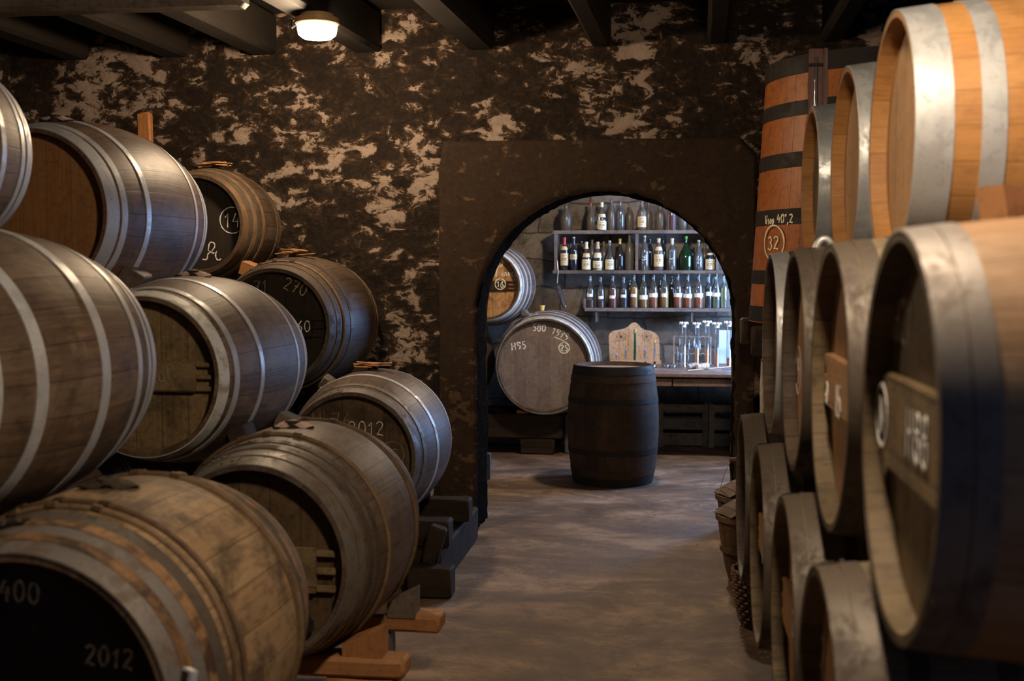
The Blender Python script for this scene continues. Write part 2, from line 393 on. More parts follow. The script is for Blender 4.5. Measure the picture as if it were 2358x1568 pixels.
def floor_mat():
    m, nt, b = newmat('worn_concrete'); L = nt.links; tc = N(nt, 'ShaderNodeTexCoord'); P = tc.outputs['Object']
    n1 = noise_n(nt, mapped(nt, P, (.8, 1.5, 1)), 1.5, 13, .72, .6); n2 = noise_n(nt, P, 38, 6, .7); n3 = noise_n(nt, mapped(nt, P, (1, 1, 1), (7, 2, 0)), 3.6, 13, .8, .6)
    c = ramp(nt, n1, [(.36, (.075, .044, .025)), (.5, (.165, .105, .064)), (.62, (.32, .22, .145))])
    c = mixc(nt, ramp(nt, n3, [(.48, 0.0), (.58, .6)]), c, (.085, .055, .04))
    c = mixc(nt, ramp(nt, n2, [(.6, 0.0), (.75, .35)]), c, (.30, .23, .17))
    b.inputs['Specular IOR Level'].default_value = .35
    L.new(c, b.inputs['Base Color'])
    L.new(ramp(nt, n1, [(.3, .5), (.7, .7)]), b.inputs['Roughness'])
    bump(nt, b, math_n(nt, 'ADD', math_n(nt, 'MULTIPLY', n3, 1.0), math_n(nt, 'MULTIPLY', n2, .35)), .6, .014)
    return m
MT['floor'] = floor_mat()
m, nt, b = newmat('lamp_glass'); b.inputs['Emission Color'].default_value = (1, .86, .66, 1); b.inputs['Emission Strength'].default_value = 30
MT['lamp_glass'] = m

# ------------------------------------------------------------------ chalk writing
def arc(cx, cy, rx, ry, a0, a1, n=14):
    return [(cx + rx * math.cos(math.radians(a0 + (a1 - a0) * i / n)), cy + ry * math.sin(math.radians(a0 + (a1 - a0) * i / n))) for i in range(n + 1)]
G = {
 '0': (.55, [arc(.27, .5, .22, .45, 100, 465)]),
 '1': (.42, [[(.05, .68), (.25, .95), (.22, .03)]]),
 '2': (.55, [arc(.25, .73, .2, .2, 165, -30) + [(.05, .05), (.22, .1), (.5, .02)]]),
 '3': (.5, [arc(.2, .73, .19, .2, 150, -80) + arc(.2, .28, .23, .25, 85, -150)]),
 '4': (.55, [[(.25, .95), (.04, .4), (.5, .42)], [(.4, .68), (.36, .02)]]),
 '5': (.5, [[(.45, .93), (.14, .92), (.1, .56)] + arc(.2, .3, .22, .27, 100, -130)]),
 '6': (.52, [[(.42, .95), (.15, .6)] + arc(.25, .27, .2, .25, 160, -200)]),
 '7': (.5, [[(.03, .88), (.22, .92), (.46, .93), (.18, .03)], [(.14, .5), (.42, .52)]]),
 '8': (.52, [arc(.25, .73, .17, .2, -80, 280) + arc(.25, .27, .21, .25, 90, -270)]),
 '9': (.5, [arc(.25, .7, .19, .22, 0, 350) + [(.42, .4), (.25, .03)]]),
 'H': (.62, [[(.08, .95), (.06, .02)], [(.06, .5), (.5, .52)], [(.5, .95), (.48, .02)]]),
 'R': (.55, [[(.1, .95), (.08, .02)], arc(.15, .72, .26, .22, 100, -100) + [(.45, .02)]]),
 'L': (.5, [[(.1, .95), (.08, .05), (.45, .08)]]),
 'N': (.6, [[(.08, .02), (.1, .95), (.45, .05), (.5, .95)]]),
 'C': (.5, [arc(.3, .5, .24, .45, 60, 300)]),
 'V': (.6, [[(0, .85), (.08, .95), (.2, .05), (.3, .02)] + [(.42, .6), (.5, .95), (.56, .88)]]),
 'P': (.55, [[(.15, 1.0), (.1, -.2)], arc(.2, .75, .28, .26, 130, -110)]),
 'i': (.2, [[(.06, .5), (.06, .1), (.16, .02)], [(.06, .68), (.08, .72)]]),
 'n': (.42, [[(.04, .5), (.04, .02)], [(.04, .35)] + arc(.18, .3, .13, .2, 150, 0, 8) + [(.33, .02)]]),
 'e': (.36, [[(.05, .25), (.28, .3)] + arc(.17, .27, .13, .24, 20, 310, 10)]),
 'a': (.4, [arc(.17, .26, .14, .24, 30, 350, 12) + [(.32, .5), (.32, .08), (.4, .02)]]),
 'u': (.42, [[(.04, .5), (.06, .12)] + arc(.18, .16, .12, .15, 200, 340, 7) + [(.32, .5), (.33, .02)]]),
 't': (.3, [[(.12, .85), (.12, .1), (.24, .02)], [(0, .55), (.26, .57)]]),
 's': (.34, [arc(.16, .4, .12, .12, 40, 270, 8) + arc(.16, .14, .13, .13, 90, -150, 8)]),
 'o': (.38, [arc(.17, .26, .14, .24, 90, 450)]),
 'p': (.38, [[(.04, .5), (.04, -.35)], arc(.15, .26, .13, .24, 150, -150, 12)]),
 '.': (.2, [[(.06, .0), (.09, .05)]]), ',': (.18, [[(.1, .1), (.03, -.2)]]), ' ': (.32, []),
 '=': (.5, [[(.05, .6), (.4, .6)], [(.05, .4), (.4, .4)]]),
 'deg': (.24, [arc(.1, .85, .07, .1, 0, 360, 8)]),
 '_': (.0, []),
 'S~': (.9, [[(.0, .1), (.2, .08)] + arc(.45, .25, .2, .2, 200, 40, 8) + [(.3, .55), (.35, .85)] + arc(.5, .8, .16, .18, 160, -30, 8) + [(.45, .45), (.75, .42)], arc(.85, .3, .16, .25, 120, 320, 10)]),
}
def text_strokes(chars, h, slant=0.0, jit=.03, gap=.12, rnd=None):
    rnd = rnd or random.Random(str(chars)); x = 0; out = []
    for ch in chars:
        wd, st = G[ch]; dy = rnd.uniform(-jit, jit)
        for s_ in st:
            out.append([((x + px + py * slant) * h, (py + dy) * h) for px, py in s_])
        x += wd + gap
    wtot = (x - gap) * h
    return [[(px - wtot / 2, py - h / 2) for px, py in s_] for s_ in out], wtot
def rot2(st, deg, dx=0, dz=0):
    c, s_ = math.cos(math.radians(deg)), math.sin(math.radians(deg))
    return [[(x * c - z * s_ + dx, x * s_ + z * c + dz) for x, z in q] for q in st]
def stroke_mesh(mb, strokes, width, mapf, th=.0012):
    """flat raised ribbons; mapf(x, z, lift) -> point"""
    for q in strokes:
        if len(q) < 2: continue
        Ls, Rs = [], []
        for i, p in enumerate(q):
            a = q[max(i - 1, 0)]; b_ = q[min(i + 1, len(q) - 1)]
            tx, tz = b_[0] - a[0], b_[1] - a[1]; l = math.hypot(tx, tz) or 1
            wd = width * (.38 + .14 * math.sin(i * 1.7 + p[0] * 90))
            nx, nz = -tz / l * wd, tx / l * wd
            Ls.append((p[0] + nx, p[1] + nz)); Rs.append((p[0] - nx, p[1] - nz))
        rows = [[mapf(l[0], l[1], 0), mapf(l[0], l[1], th), mapf(r[0], r[1], th), mapf(r[0], r[1], 0)] for l, r in zip(Ls, Rs)]
        mb.grid(rows, True)

# ------------------------------------------------------------------ barrels
_cache = {}
def prof_r(t, R, Rb, L):
    return Rb - (Rb - R) * abs(2 * t / L - 1) ** 2.1
def barrel_root(name, center, axis_yaw, Rb, label, upright=False):
    """center: middle of the axis. local frame: +Y along the axis away from the near head"""
    return empty(name, (center[0], center[1], center[2] - Rb), label, 'barrel', None, axis_yaw)
def cached(key, name, fn, mat, parent):
    if key in _cache:
        o = _cache[key].copy(); col.objects.link(o); o.parent = parent; o.name = name; return o
    mb, M = fn(); o = mb.build(name, mat, parent, M); _cache[key] = o; return o
def make_barrel(center, yaw, R, Rb, L, body, head, hoops, label, bar=None, barmat='head_olive', texts=(), bung=None, upright=False, seg=84, name='barrel', recess=.045, group=None, nst=26, sym=True, barz=0.0, bart=.02, chime=None):
    """R: inner lip radius of the open chime. hoops: (t0,t1,mat,thick) from near end, mirrored"""
    Ro = R + .012; Ri = R - .006
    if upright:
        root = empty(name, (center[0], center[1], center[2]), label, 'barrel', group, yaw)
        M = Matrix.Translation((0, 0, L / 2)) @ Matrix.Rotation(-PI / 2, 4, 'X')
    else:
        root = barrel_root(name, center, yaw, Rb, label)
        if group: root['group'] = group
        M = Matrix.Translation((0, 0, Rb))
    key = (R, Rb, L, body, head, upright)
    def ring(r, y, a=None): return [Vector((r * math.cos(2 * PI * j / seg), y, r * math.sin(2 * PI * j / seg))) for j in range(seg)]
    def staves():
        mb = MB(); n = 20
        pr = [(Ro - .002, .0)] + [(prof_r(L * i / n, Ro, Rb, L), max(.002, min(L - .002, L * i / n))) for i in range(n + 1)] + [(Ro - .002, L)]
        rows = [ring(r, y - L / 2) for r, y in pr]
        # small unevenness of the stave ends
        mb.grid(rows, True, lambda i, j: (j / seg * nst, pr[i][1]))
        return mb, M
    cached(key + ('s',), 'staves', staves, MT[body], root)
    for e in (0, 1):
        def ch():
            mb = MB(); pr = [(Ri - .012, recess + .006), (Ri - .004, recess - .005), (Ri - .001, .003), (Ri + .001, .0), (Ro - .002, .0)]
            if e: pr = [(r_, L - y_) for r_, y_ in pr]
            mb.grid([ring(r_, y_ - L / 2) for r_, y_ in pr], True, lambda i, j: (j / seg * nst, pr[i][1]))
            return mb, M
        cached(key + ('c', e, chime), 'chime', ch, MT[chime or body], root)
        def hd():
            mb = MB(); y0 = -L / 2 + recess if e == 0 else L / 2 - recess
            rr = Ri - .004; rows = []
            # planked disc
            mb.v += [Vector((rr * math.cos(2 * PI * j / seg), y0, rr * math.sin(2 * PI * j / seg))) for j in range(seg)]
            mb.v += [Vector((rr * math.cos(2 * PI * j / seg), y0 + (.02 if e == 0 else -.02), rr * math.sin(2 * PI * j / seg))) for j in range(seg)]
            mb.f.append(list(range(seg))); mb.uv.append([(mb.v[j].x / .105 + .5, mb.v[j].z) for j in range(seg)])
            mb.f.append(list(range(seg, 2 * seg))[::-1]); mb.uv.append([(mb.v[j].x / .105 + .5, mb.v[j].z) for j in list(range(seg, 2 * seg))[::-1]])
            for j in range(seg):
                k = (j + 1) % seg; mb.f.append([j, k, seg + k, seg + j]); mb.uv.append([(.5, 0)] * 4)
            return mb, M
        cached(key + ('h', e), 'head', hd, MT[head], root)
    full = [(a, b_, m_, t_) for a, b_, m_, t_ in hoops] + ([(L - b_, L - a, m_, t_) for a, b_, m_, t_ in hoops] if sym else [])
    for hi, (a, b_, m_, t_) in enumerate(full):
        def hp():
            mb = MB()
            if t_ > .005:   # split wooden hoop, round
                for c_ in ((a + b_) / 2,):
                    rw = (b_ - a) / 2; rows = []
                    for k in range(7):
                        an = -PI / 2 + PI * k / 6
                        y = c_ + rw * math.sin(an); rows.append(ring(prof_r(c_, Ro, Rb, L) + .001 + t_ * math.cos(an), y - L / 2))
                    mb.grid(rows, True, lambda i, j: (.3 + i * .05, j * .06))
                    # binding twine lumps
                    for ba in (80, 96, 110):
                        aa = math.radians(ba); r0 = prof_r(c_, Ro, Rb, L) + t_ * .8
                        mb.box((r0 * math.cos(aa), c_ - L / 2, r0 * math.sin(aa)), (.03, (b_ - a) * 1.15, .014), Matrix.Rotation(-(aa - PI / 2), 3, 'Y'), .003)
            else:
                n = 4; rows = [ring(prof_r(a, Ro, Rb, L) - .001, a - L / 2 if a > 0 else -L / 2 - .001)]
                for k in range(n + 1):
                    y = a + (b_ - a) * k / n; rows.append(ring(prof_r(y, Ro, Rb, L) + t_, y - L / 2))
                rows.append(ring(prof_r(b_, Ro, Rb, L) - .001, b_ - L / 2))
                mb.grid(rows, True, lambda i, j: (.3 + i * .05, j * .06))
                # lapped joint with rivets
                a0 = math.radians(98 + 9 * (hi % 3)); w_ = .09 / Rb
                rows = []
                for k in range(7):
                    aa = a0 + w_ * k / 6
                    rows.append([Vector(((prof_r(y, Ro, Rb, L) + tt) * math.cos(aa), y - L / 2, (prof_r(y, Ro, Rb, L) + tt) * math.sin(aa))) for y, tt in ((a + .002, t_), (a + .003, t_ * 2), ((a + b_) / 2, t_ * 2), (b_ - .003, t_ * 2), (b_ - .002, t_))])
                mb.grid(rows, False)
                for fa in (.25, .75):
                    aa = a0 + w_ * fa; y = (a + b_) / 2; r0 = prof_r(y, Ro, Rb, L) + t_ * 2
                    Mr = Matrix.Translation((r0 * math.cos(aa), y - L / 2, r0 * math.sin(aa))) @ Matrix.Rotation(PI / 2 - aa, 4, 'Y')
                    mb.lathe([(.007, 0), (.0055, .003), (.001, .0042)], 8, Mr)
            return mb, M
        cached(key + ('hp', a, b_, m_, t_, hi), 'hoop', hp, MT[m_], root)
    yf = -L / 2 + recess
    if bar:
        bw = bar; th = bart
        half = math.sqrt(max((Ri - .012) ** 2 - (abs(barz) + bw / 2) ** 2, .01))
        inn = half - .07
        def bb():
            mb = MB()
            mb.box((0, yf - th / 2 - .001, barz), (inn * 2, th, bw), None, .003)
            return mb, M
        bo = cached(key + ('bar', bar, barmat, barz), 'head_bar', bb, MT[barmat], root)
        for sgn in (-1, 1):
            for k in (-1, 0, 1):
                def pg():
                    mb = MB(); mb.box((sgn * (inn + .0325), yf - th / 2 - .001, barz + k * bw * .39), (.065, th * .7, bw * .15), None, .003); return mb, M
                cached(key + ('peg', bar, barmat, sgn, k, barz), 'peg', pg, MT[barmat], bo)
    # writing
    for tx in texts:
        chars, px, py, h, deg = tx[:5]; mt = tx[5] if len(tx) > 5 else 'chalk'; wd = tx[6] if len(tx) > 6 else .007; circ = tx[7] if len(tx) > 7 else 0; onbar = tx[8] if len(tx) > 8 else False
        Rz = Matrix.Rotation(yaw, 3, 'Z'); nrm = Rz @ Vector((0, 1, 0)); off = recess - (bart + .002 if onbar else 0)
        pl = Vector(center) + nrm * (-L / 2 + off); d = ray(px, py); t = (pl - EYE).dot(nrm) / d.dot(nrm)
        lp = Rz.transposed() @ (EYE + d * t - Vector(center))
        st, _w = text_strokes(chars, h)
        if chars == ['_']: st = [[(-h / 2, 0), (h / 2, 0)]]
        if circ:
            st = st + [arc(0, 0, circ, circ * 1.02, 80, 450, 22)]
        st = rot2(st, deg, lp.x, lp.z)
        mb = MB(); y_ = -L / 2 + off
        stroke_mesh(mb, st, wd, lambda x, z, l: Vector((x, y_ - .0004 - l, z)))
        mb.build('chalk_writing', MT[mt], root, M, 0)
    if bung:
        kind, dy = bung
        mb = MB(); r0 = prof_r(L / 2 + dy, Ro, Rb, L)
        mb.lathe([(.03, -.01), (.03, .016), (.026, .022), (.001, .022)], 14, Matrix.Translation((0, dy, r0)))
        bo = mb.build('bung', MT['beam_dark'], root, M)
        rnd = random.Random(str(center))
        mb = MB()
        if kind == 'bark':
            for k in range(9):
                aa = rnd.uniform(-.5, .5); L1 = rnd.uniform(.06, .13); p = Vector((rnd.uniform(-.07, .07), dy + rnd.uniform(-.05, .05), 0)); p.z = math.sqrt(r0 * r0 - p.x ** 2) + .018 + .003 * k
                mb.box(p, (L1, .03, .005), Matrix.Rotation(aa, 3, 'Z') @ Matrix.Rotation(rnd.uniform(-.15, .15), 3, 'Y'), .001)
            mb.build('bark_scraps', MT['bark'], root, M, 20)
        else:
            rows = []
            for i in range(9):
                row = []
                for j in range(22):
                    a_ = 2 * PI * j / 22; rr = .043 * (i / 8) * (1 + .35 * math.sin(a_ * 2 + 1) + .22 * rnd.random())
                    x, y = rr * math.cos(a_) * 1.25, dy + rr * math.sin(a_)
                    z = math.sqrt(r0 * r0 - x * x) + .022 * (1 - i / 8) + .005 + .006 * math.sin(a_ * 5 + i) * (i / 8)
                    row.append(Vector((x, y, z)))
                rows.append(row)
            mb.grid(rows, True)
            mb.build('bung_cloth', MT['cloth_pink'] if kind != 'dark' else MT['beam_dark'], root, M, 80)
    return root

A3 = lambda m1='steel', m2='steel': [(0, .048, m1, .003), (.078, .110, m2, .003), (.225, .257, m2, .003)]
IR = [(0, .052, 'iron', .003), (.075, .11, 'iron', .003), (.135, .165, 'iron', .003), (.245, .262, 'hoop_wood', .011)]
B1H = [(0, .052, 'iron_blue', .003), (.052, .084, 'hoop_rust', .0045), (.086, .125, 'iron_blue', .003), (.125, .158, 'hoop_rust', .0045), (.16, .20, 'iron', .003), (.225, .24, 'hoop_wood', .010), (.262, .277, 'hoop_wood', .011)]
B2H = [(0, .055, 'iron_blue', .003), (.068, .10, 'iron_blue', .003), (.125, .155, 'iron', .003), (.18, .205, 'iron', .003), (.262, .28, 'hoop_wood', .011)]
DK = [(0, .05, 'iron', .003), (.07, .105, 'iron', .003), (.13, .15, 'hoop_wood', .008), (.215, .245, 'iron', .003)]
T2H = [(0, .045, 'hoop_wood', .0045), (.05, .09, 'iron', .003), (.095, .13, 'hoop_wood', .0045), (.135, .17, 'iron', .003), (.2, .225, 'hoop_wood', .0045)]

def L_(near, th, L):  # centre of a barrel from its near rim centre
    return (near[0] + math.sin(th) * L / 2, near[1] + math.cos(th) * L / 2, near[2] + H)
TH = .031
# bottom row, left stack
c = L_((-1.439, 2.413, -.985), .02, .93)
B1 = make_barrel(c, -.02, .345, .432, .93, 'oak_tan', 'head_black', B1H, 'nearest weathered tan barrel at lower left, head chalked 400 and 2012',
    texts=[(list('400'), 45, 1362, .052, -3, 'chalk_gold', .008), (list('2012'), 252, 1512, .048, -4, 'chalk_gold', .008)], bung=('dark', -.04))
c = L_((-1.362, 3.666, -.962), TH, .93)
B2 = make_barrel(c, -TH, .317, .402, .93, 'oak_grey', 'head_brown', B2H, 'grey-brown iron-hooped barrel on orange beams, second in the bottom row, pegged bar across head',
    bar=.15, barmat='head_olive', bung=('cloth', -.05), barz=-.02)
mb = MB(); mb.box((.16, -.93 / 2 + .02, -.20), (.085, .05, .055), None, .01)
mb.build('tap_block', MT['iron_black'], B2, Matrix.Translation((0, 0, .402)))
c = L_((-1.565, 5.62, -.923), -.01, .93)
B3 = make_barrel(c, .01, .311, .396, .93, 'oak_grey', 'head_brown', [(0, .05, 'iron_blue', .003), (.085, .115, 'iron_blue', .003), (.26, .29, 'steel', .003)], 'grey hooped barrel against the wall, last in the bottom row, chalked H 76 and 2012',
    texts=[(list('H 76'), 763, 968, .085, 2, 'chalk_faint', .006), (list('2012'), 843, 986, .075, 0, 'chalk', .006), (list('17'), 903, 1046, .06, 0, 'chalk_faint', .005, .062)], bung=('bark', .0))
# second row
c = L_((-2.014, 2.62, -.292), .05, .95)
M1 = make_barrel(c, -.05, .331, .416, .95, 'oak_weathered', 'head_brown', [(0, .05, 'steel', .003), (.075, .105, 'steel', .003), (.215, .258, 'steel', .003), (.50, .545, 'steel', .003), (.745, .78, 'steel', .003), (.85, .875, 'steel', .003), (.90, .949, 'steel', .003)], 'large brown barrel with broad steel hoops cut off by the left edge', sym=False)
c = L_((-1.941, 4.134, -.394), TH, .95)
M2 = make_barrel(c, -TH, .288, .372, .95, 'oak_weathered', 'head_olive', [(0, .052, 'steel_old', .003), (.085, .112, 'steel', .003), (.26, .285, 'steel', .003)], 'brown barrel with pale worn rim hoop and pegged bar, middle of the second row',
    bar=.115, barmat='head_olive', texts=[(['u', 't'], 378, 860, .06, 5, 'chalk_faint', .005, 0, True)], bung=('cloth', -.02), barz=.0)
c = L_((-2.122, 6.1, -.304), .03, .93)
M3 = make_barrel(c, -.03, .302, .386, .93, 'oak_dark', 'head_black', DK, 'dark barrel by the wall chalked 270, orange bark scraps on top',
    bar=.115, barmat='head_black', texts=[(list('71'), 600, 660, .075, 0, 'chalk_faint', .006), (list('270'), 681, 660, .072, -22, 'chalk_gold', .006), (list('60'), 699, 751, .065, 0, 'chalk', .006, 0, True)], bung=('bark', -.12))
# top row
c = L_((-2.534, 4.41, .228), TH, .93)
T1 = make_barrel(c, -TH, .323, .408, .93, 'oak_red', 'head_amber', [(0, .06, 'steel', .003), (.075, .105, 'steel', .003), (.22, .25, 'steel', .003)], 'reddish brown barrel with bright steel hoops and plain amber head, upper left',
    bung=('cloth', -.25))
c = L_((-2.66, 6.36, .256), -.02, .68)
T2 = make_barrel(c, .02, .266, .335, .68, 'oak_dark', 'head_black', T2H, 'small dark barrel high by the wall chalked with a circled 14',
    texts=[(list('14'), 535, 507, .085, 0, 'chalk', .006, .072), (['S~'], 486, 580, .11, 0, 'chalk', .008)], bung=('bark', .0))
T0 = make_barrel((-2.50, 3.36, H + .40), -.02, .30, .37, .93, 'oak_weathered', 'head_brown', [(0, .05, 'steel', .003), (.07, .10, 'steel', .003), (.22, .25, 'steel', .003)], 'barrel at the left edge showing only its pale steel rim')
# barrels behind, filling the stack
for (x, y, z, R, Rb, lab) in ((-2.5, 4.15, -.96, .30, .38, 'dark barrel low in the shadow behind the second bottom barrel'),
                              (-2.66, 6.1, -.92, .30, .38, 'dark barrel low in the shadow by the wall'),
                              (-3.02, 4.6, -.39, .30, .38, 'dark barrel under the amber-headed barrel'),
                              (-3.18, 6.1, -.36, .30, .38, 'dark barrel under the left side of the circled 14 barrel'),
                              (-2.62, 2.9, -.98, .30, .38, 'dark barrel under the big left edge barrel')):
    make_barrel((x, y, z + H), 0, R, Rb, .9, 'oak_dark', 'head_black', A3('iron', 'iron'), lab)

# right stack: axes across the aisle, heads facing it
def RB(x, y, z, body, head, hoops, label, R=.32, Rb=.362, L=.93, **kw):
    kw.setdefault('chime', {'oak_pale': 'oak_chime', 'oak_olive': 'oak_chime'}.get(body))
    return make_barrel((x + L / 2, y, z + H), -PI / 2, R, Rb, L, body, head, hoops, label, **kw)
OL = lambda m1, m2: [(0, .04, m1, .003), (.042, .082, m2, .003), (.125, .155, m2, .003), (.27, .30, m2, .003)]
RB(.36, 1.975, -.268, 'oak_pale', 'head_olive', [(0, .042, 'iron_blue', .003), (.044, .078, 'iron_blue', .003), (.20, .24, 'iron_blue', .003)], 'large pale barrel nearest on the right, pegged bar on its head',
   bar=.17, barmat='head_olive', texts=[(list('H21'), 2080, 735, .085, 0, 'chalk', .009), (list('H88'), 2112, 1005, .085, 0, 'chalk', .01, 0, True), (list('N'), 2031, 955, .07, 0, 'chalk', .009, .055, True)])
RB(.36, 2.812, -.272, 'oak_olive', 'head_tan', OL('iron', 'iron'), 'brown iron-hooped barrel second from front in the right middle row, chalked bar',
   bar=.13, barmat='head_tan', texts=[(list('15'), 1930, 925, .08, 0, 'chalk', .008, 0, True), (list('0'), 1905, 905, .06, 0, 'chalk', .008, 0, True)])
RB(.36, 3.65, -.272, 'oak_dark', 'head_tan', OL('iron', 'iron'), 'dark-rimmed barrel third in the right middle row with circled 9 on head',
   texts=[(list('9'), 1839, 853, .09, 0, 'chalk', .008, .075)])
RB(.36, 4.50, -.272, 'oak_dark', 'head_brown', [(0, .06, 'steel', .003), (.075, .11, 'iron', .003), (.25, .28, 'iron', .003)], 'farthest barrel of the right middle row with a grey steel rim hoop')
RB(.285, 2.32, -.915, 'oak_olive', 'head_tan', OL('iron', 'iron'), 'barrel at the bottom right corner of the picture, nearest in the floor row',
   texts=[(list('L2'), 1893, 1500, .09, 0, 'chalk', .01)])
RB(.292, 3.14, -.93, 'oak_olive', 'head_tan', OL('iron', 'iron'), 'second barrel of the right floor row, pegged bar chalked white',
   bar=.12, barmat='head_tan', texts=[(list('22'), 1829, 1440, .07, 0, 'chalk', .008, 0, True)])
RB(.285, 3.985, -.92, 'oak_olive', 'head_tan', OL('iron', 'iron'), 'third barrel of the right floor row, olive grey with pegged bar',
   bar=.12, barmat='head_tan', texts=[(list('1'), 1756, 1270, .08, 0, 'chalk', .008, 0, True)])
RB(.28, 4.83, -.92, 'oak_grey', 'head_brown', OL('iron', 'iron'), 'farthest barrel of the right floor row beside the baskets')
NW = [(0, .085, 'steel_new', .003), (.145, .20, 'steel_new', .003)]
RB(.56, 3.22, .335, 'oak_new', 'head_tan', NW, 'bright new oak barrel with two wide shiny hoops at top right')
RB(.56, 4.06, .335, 'oak_new', 'head_tan', NW, 'second new oak barrel of the right top row')
RB(.54, 4.87, .338, 'oak_new', 'head_brown', NW, 'smallest looking new oak barrel of the right top row, before the vat', R=.295, Rb=.338)
# ---- back room barrels
BK = [(0, .04, 'steel_old', .003), (.055, .085, 'steel', .003), (.10, .13, 'hoop_wood', .0045), (.15, .18, 'steel', .003), (.27, .30, 'steel', .003)]
p = at(1252, 843, Y=10.0)
make_barrel((p.x, 10.45, p.z), -.0, .395, .462, .9, 'oak_grey', 'head_grey', BK, 'big grey barrel in the back room chalked 580, 1979, H95 and 25',
    texts=[(list('580'), 1242, 754, .062, -4, 'chalk', .012), (list('1979'), 1291, 768, .066, -24, 'chalk', .012), (['_'], 1289, 781, .1, -22, 'chalk', .009),
           (list('H95'), 1194, 796, .068, 8, 'chalk', .014), (['='], 1277, 796, .04, 0, 'chalk_faint', .005), (list('25'), 1299, 801, .055, 0, 'chalk', .012, .045)], seg=96)
q = at(1119, 658, Y=10.0)
make_barrel((q.x, 10.45, q.z), 0, .283, .362, .9, 'oak_grey', 'head_pineau', BK, 'barrel with light orange head lettered Pineau, circled 16 on its black bar',
    bar=.085, barmat='oak_black', texts=[(['P'], 1150, 614, .13, -5, 'chalk_cream', .013), (list('ineau.'), 1177, 628, .062, -3, 'chalk_cream', .009), (list('16'), 1152, 654, .055, 0, 'chalk_cream', .010, .045, True)])
make_barrel((p.x - .96, 10.45, p.z), 0, .38, .45, .9, 'oak_dark', 'head_black', A3('iron', 'iron'), 'dark barrel hidden left of the grey chalked back room barrel')
# ---- upright barrel in the middle
d0 = at(1411, 1107, Z=0)
make_barrel((d0.x, d0.y, 0), .4, .285, .345, .89, 'oak_black', 'head_grey', [(0, .06, 'iron_black', .003), (.075, .12, 'oak_black', .004), (.235, .275, 'iron_black', .003)],
    'dark upright barrel standing on the floor just beyond the arch', upright=True, recess=.03, nst=22)

# ------------------------------------------------------------------ room shell
YW, YB = 7.1, 7.47
def struct(o): o['kind'] = 'structure'; return o
mb = MB()
NX = 2
mb.grid([[Vector((x, y, 0)) for x in (-4.2, -2, 0, 2.7)] for y in (-1.6, 2, 5, 8, 11.3)])
struct(mb.build('floor', MT['floor']))
# arch
aL, aR = at(1100, 740, Y=YW).x, at(1692, 740, Y=YW).x
aC = (aL + aR) / 2; aRad = (aR - aL) / 2
zTop = at(1395, 441, Y=YW).z; zSp = zTop - aRad * .985
def arch_path(rx, n=30, nj=14):
    pts = [(aC - rx, zSp * k / nj) for k in range(nj)]
    pts += [(aC - rx * math.cos(PI * k / n), zSp + aRad * .985 * (rx / aRad) * math.sin(PI * k / n)) for k in range(n + 1)]
    pts += [(aC + rx, zSp * (nj - 1 - k) / nj) for k in range(nj)]
    return pts
sL, sR, sT = at(1012, 800, Y=YW).x, at(1738, 800, Y=YW).x, at(1300, 322, Y=YW).z
inner = arch_path(aRad)
# outer rectangle matched by ray from arch centre
def outer_pt(p_):
    x, z = p_
    if z < zSp * .999: return (sL if x < aC else sR, z)
    dx, dz = x - aC, z - zSp + 1e-6
    t = min(((sR - aC) / dx if dx > 0 else (sL - aC) / dx) if abs(dx) > 1e-6 else 99, (sT - zSp) / dz)
    return (aC + dx * t, zSp + dz * t)
rows = []
outer = [outer_pt(p_) for p_ in inner]
K = 26
def refine(pts, m):
    out = []
    for a_, b_ in zip(pts, pts[1:]):
        for k in range(m): out.append((a_[0] + (b_[0] - a_[0]) * k / m, a_[1] + (b_[1] - a_[1]) * k / m))
    return out + [pts[-1]]
inner_f, outer_f = refine(inner, 3), refine(outer, 3)
for k in range(K + 1):
    row = []
    for a_, b_ in zip(inner_f, outer_f):
        t = k / K; x = a_[0] + (b_[0] - a_[0]) * t; z = a_[1] + (b_[1] - a_[1]) * t
        n_ = noise.fractal(Vector((x * 3, 4.2, z * 3)), 1.0, 2.0, 4)
        e = (noise.noise(Vector((x * 16, 9, z * 16))) * .010 + noise.noise(Vector((x * 45, 3, z * 45))) * .006) * (1 - min(1, t * 6))
        y = YW - .035 + n_ * .012 + (.03 if t > .97 else 0) + (.02 * (1 - t * 12) if t < .08 else 0)
        row.append(Vector((x + e, y, z + e)))
    rows.append(row)
mb = MB(); mb.grid(rows)
struct(mb.build('trim_1', MT['surround'], smooth=80))
# reveal of the arch
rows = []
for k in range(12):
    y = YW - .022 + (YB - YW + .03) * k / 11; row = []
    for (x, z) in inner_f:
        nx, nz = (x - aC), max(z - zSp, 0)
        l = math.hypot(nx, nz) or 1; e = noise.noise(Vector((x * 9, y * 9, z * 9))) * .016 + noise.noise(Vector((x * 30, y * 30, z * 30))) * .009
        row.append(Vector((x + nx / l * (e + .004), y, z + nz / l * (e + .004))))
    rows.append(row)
mb = MB(); mb.grid(rows); struct(mb.build('trim_2', MT['reveal'], smooth=80))
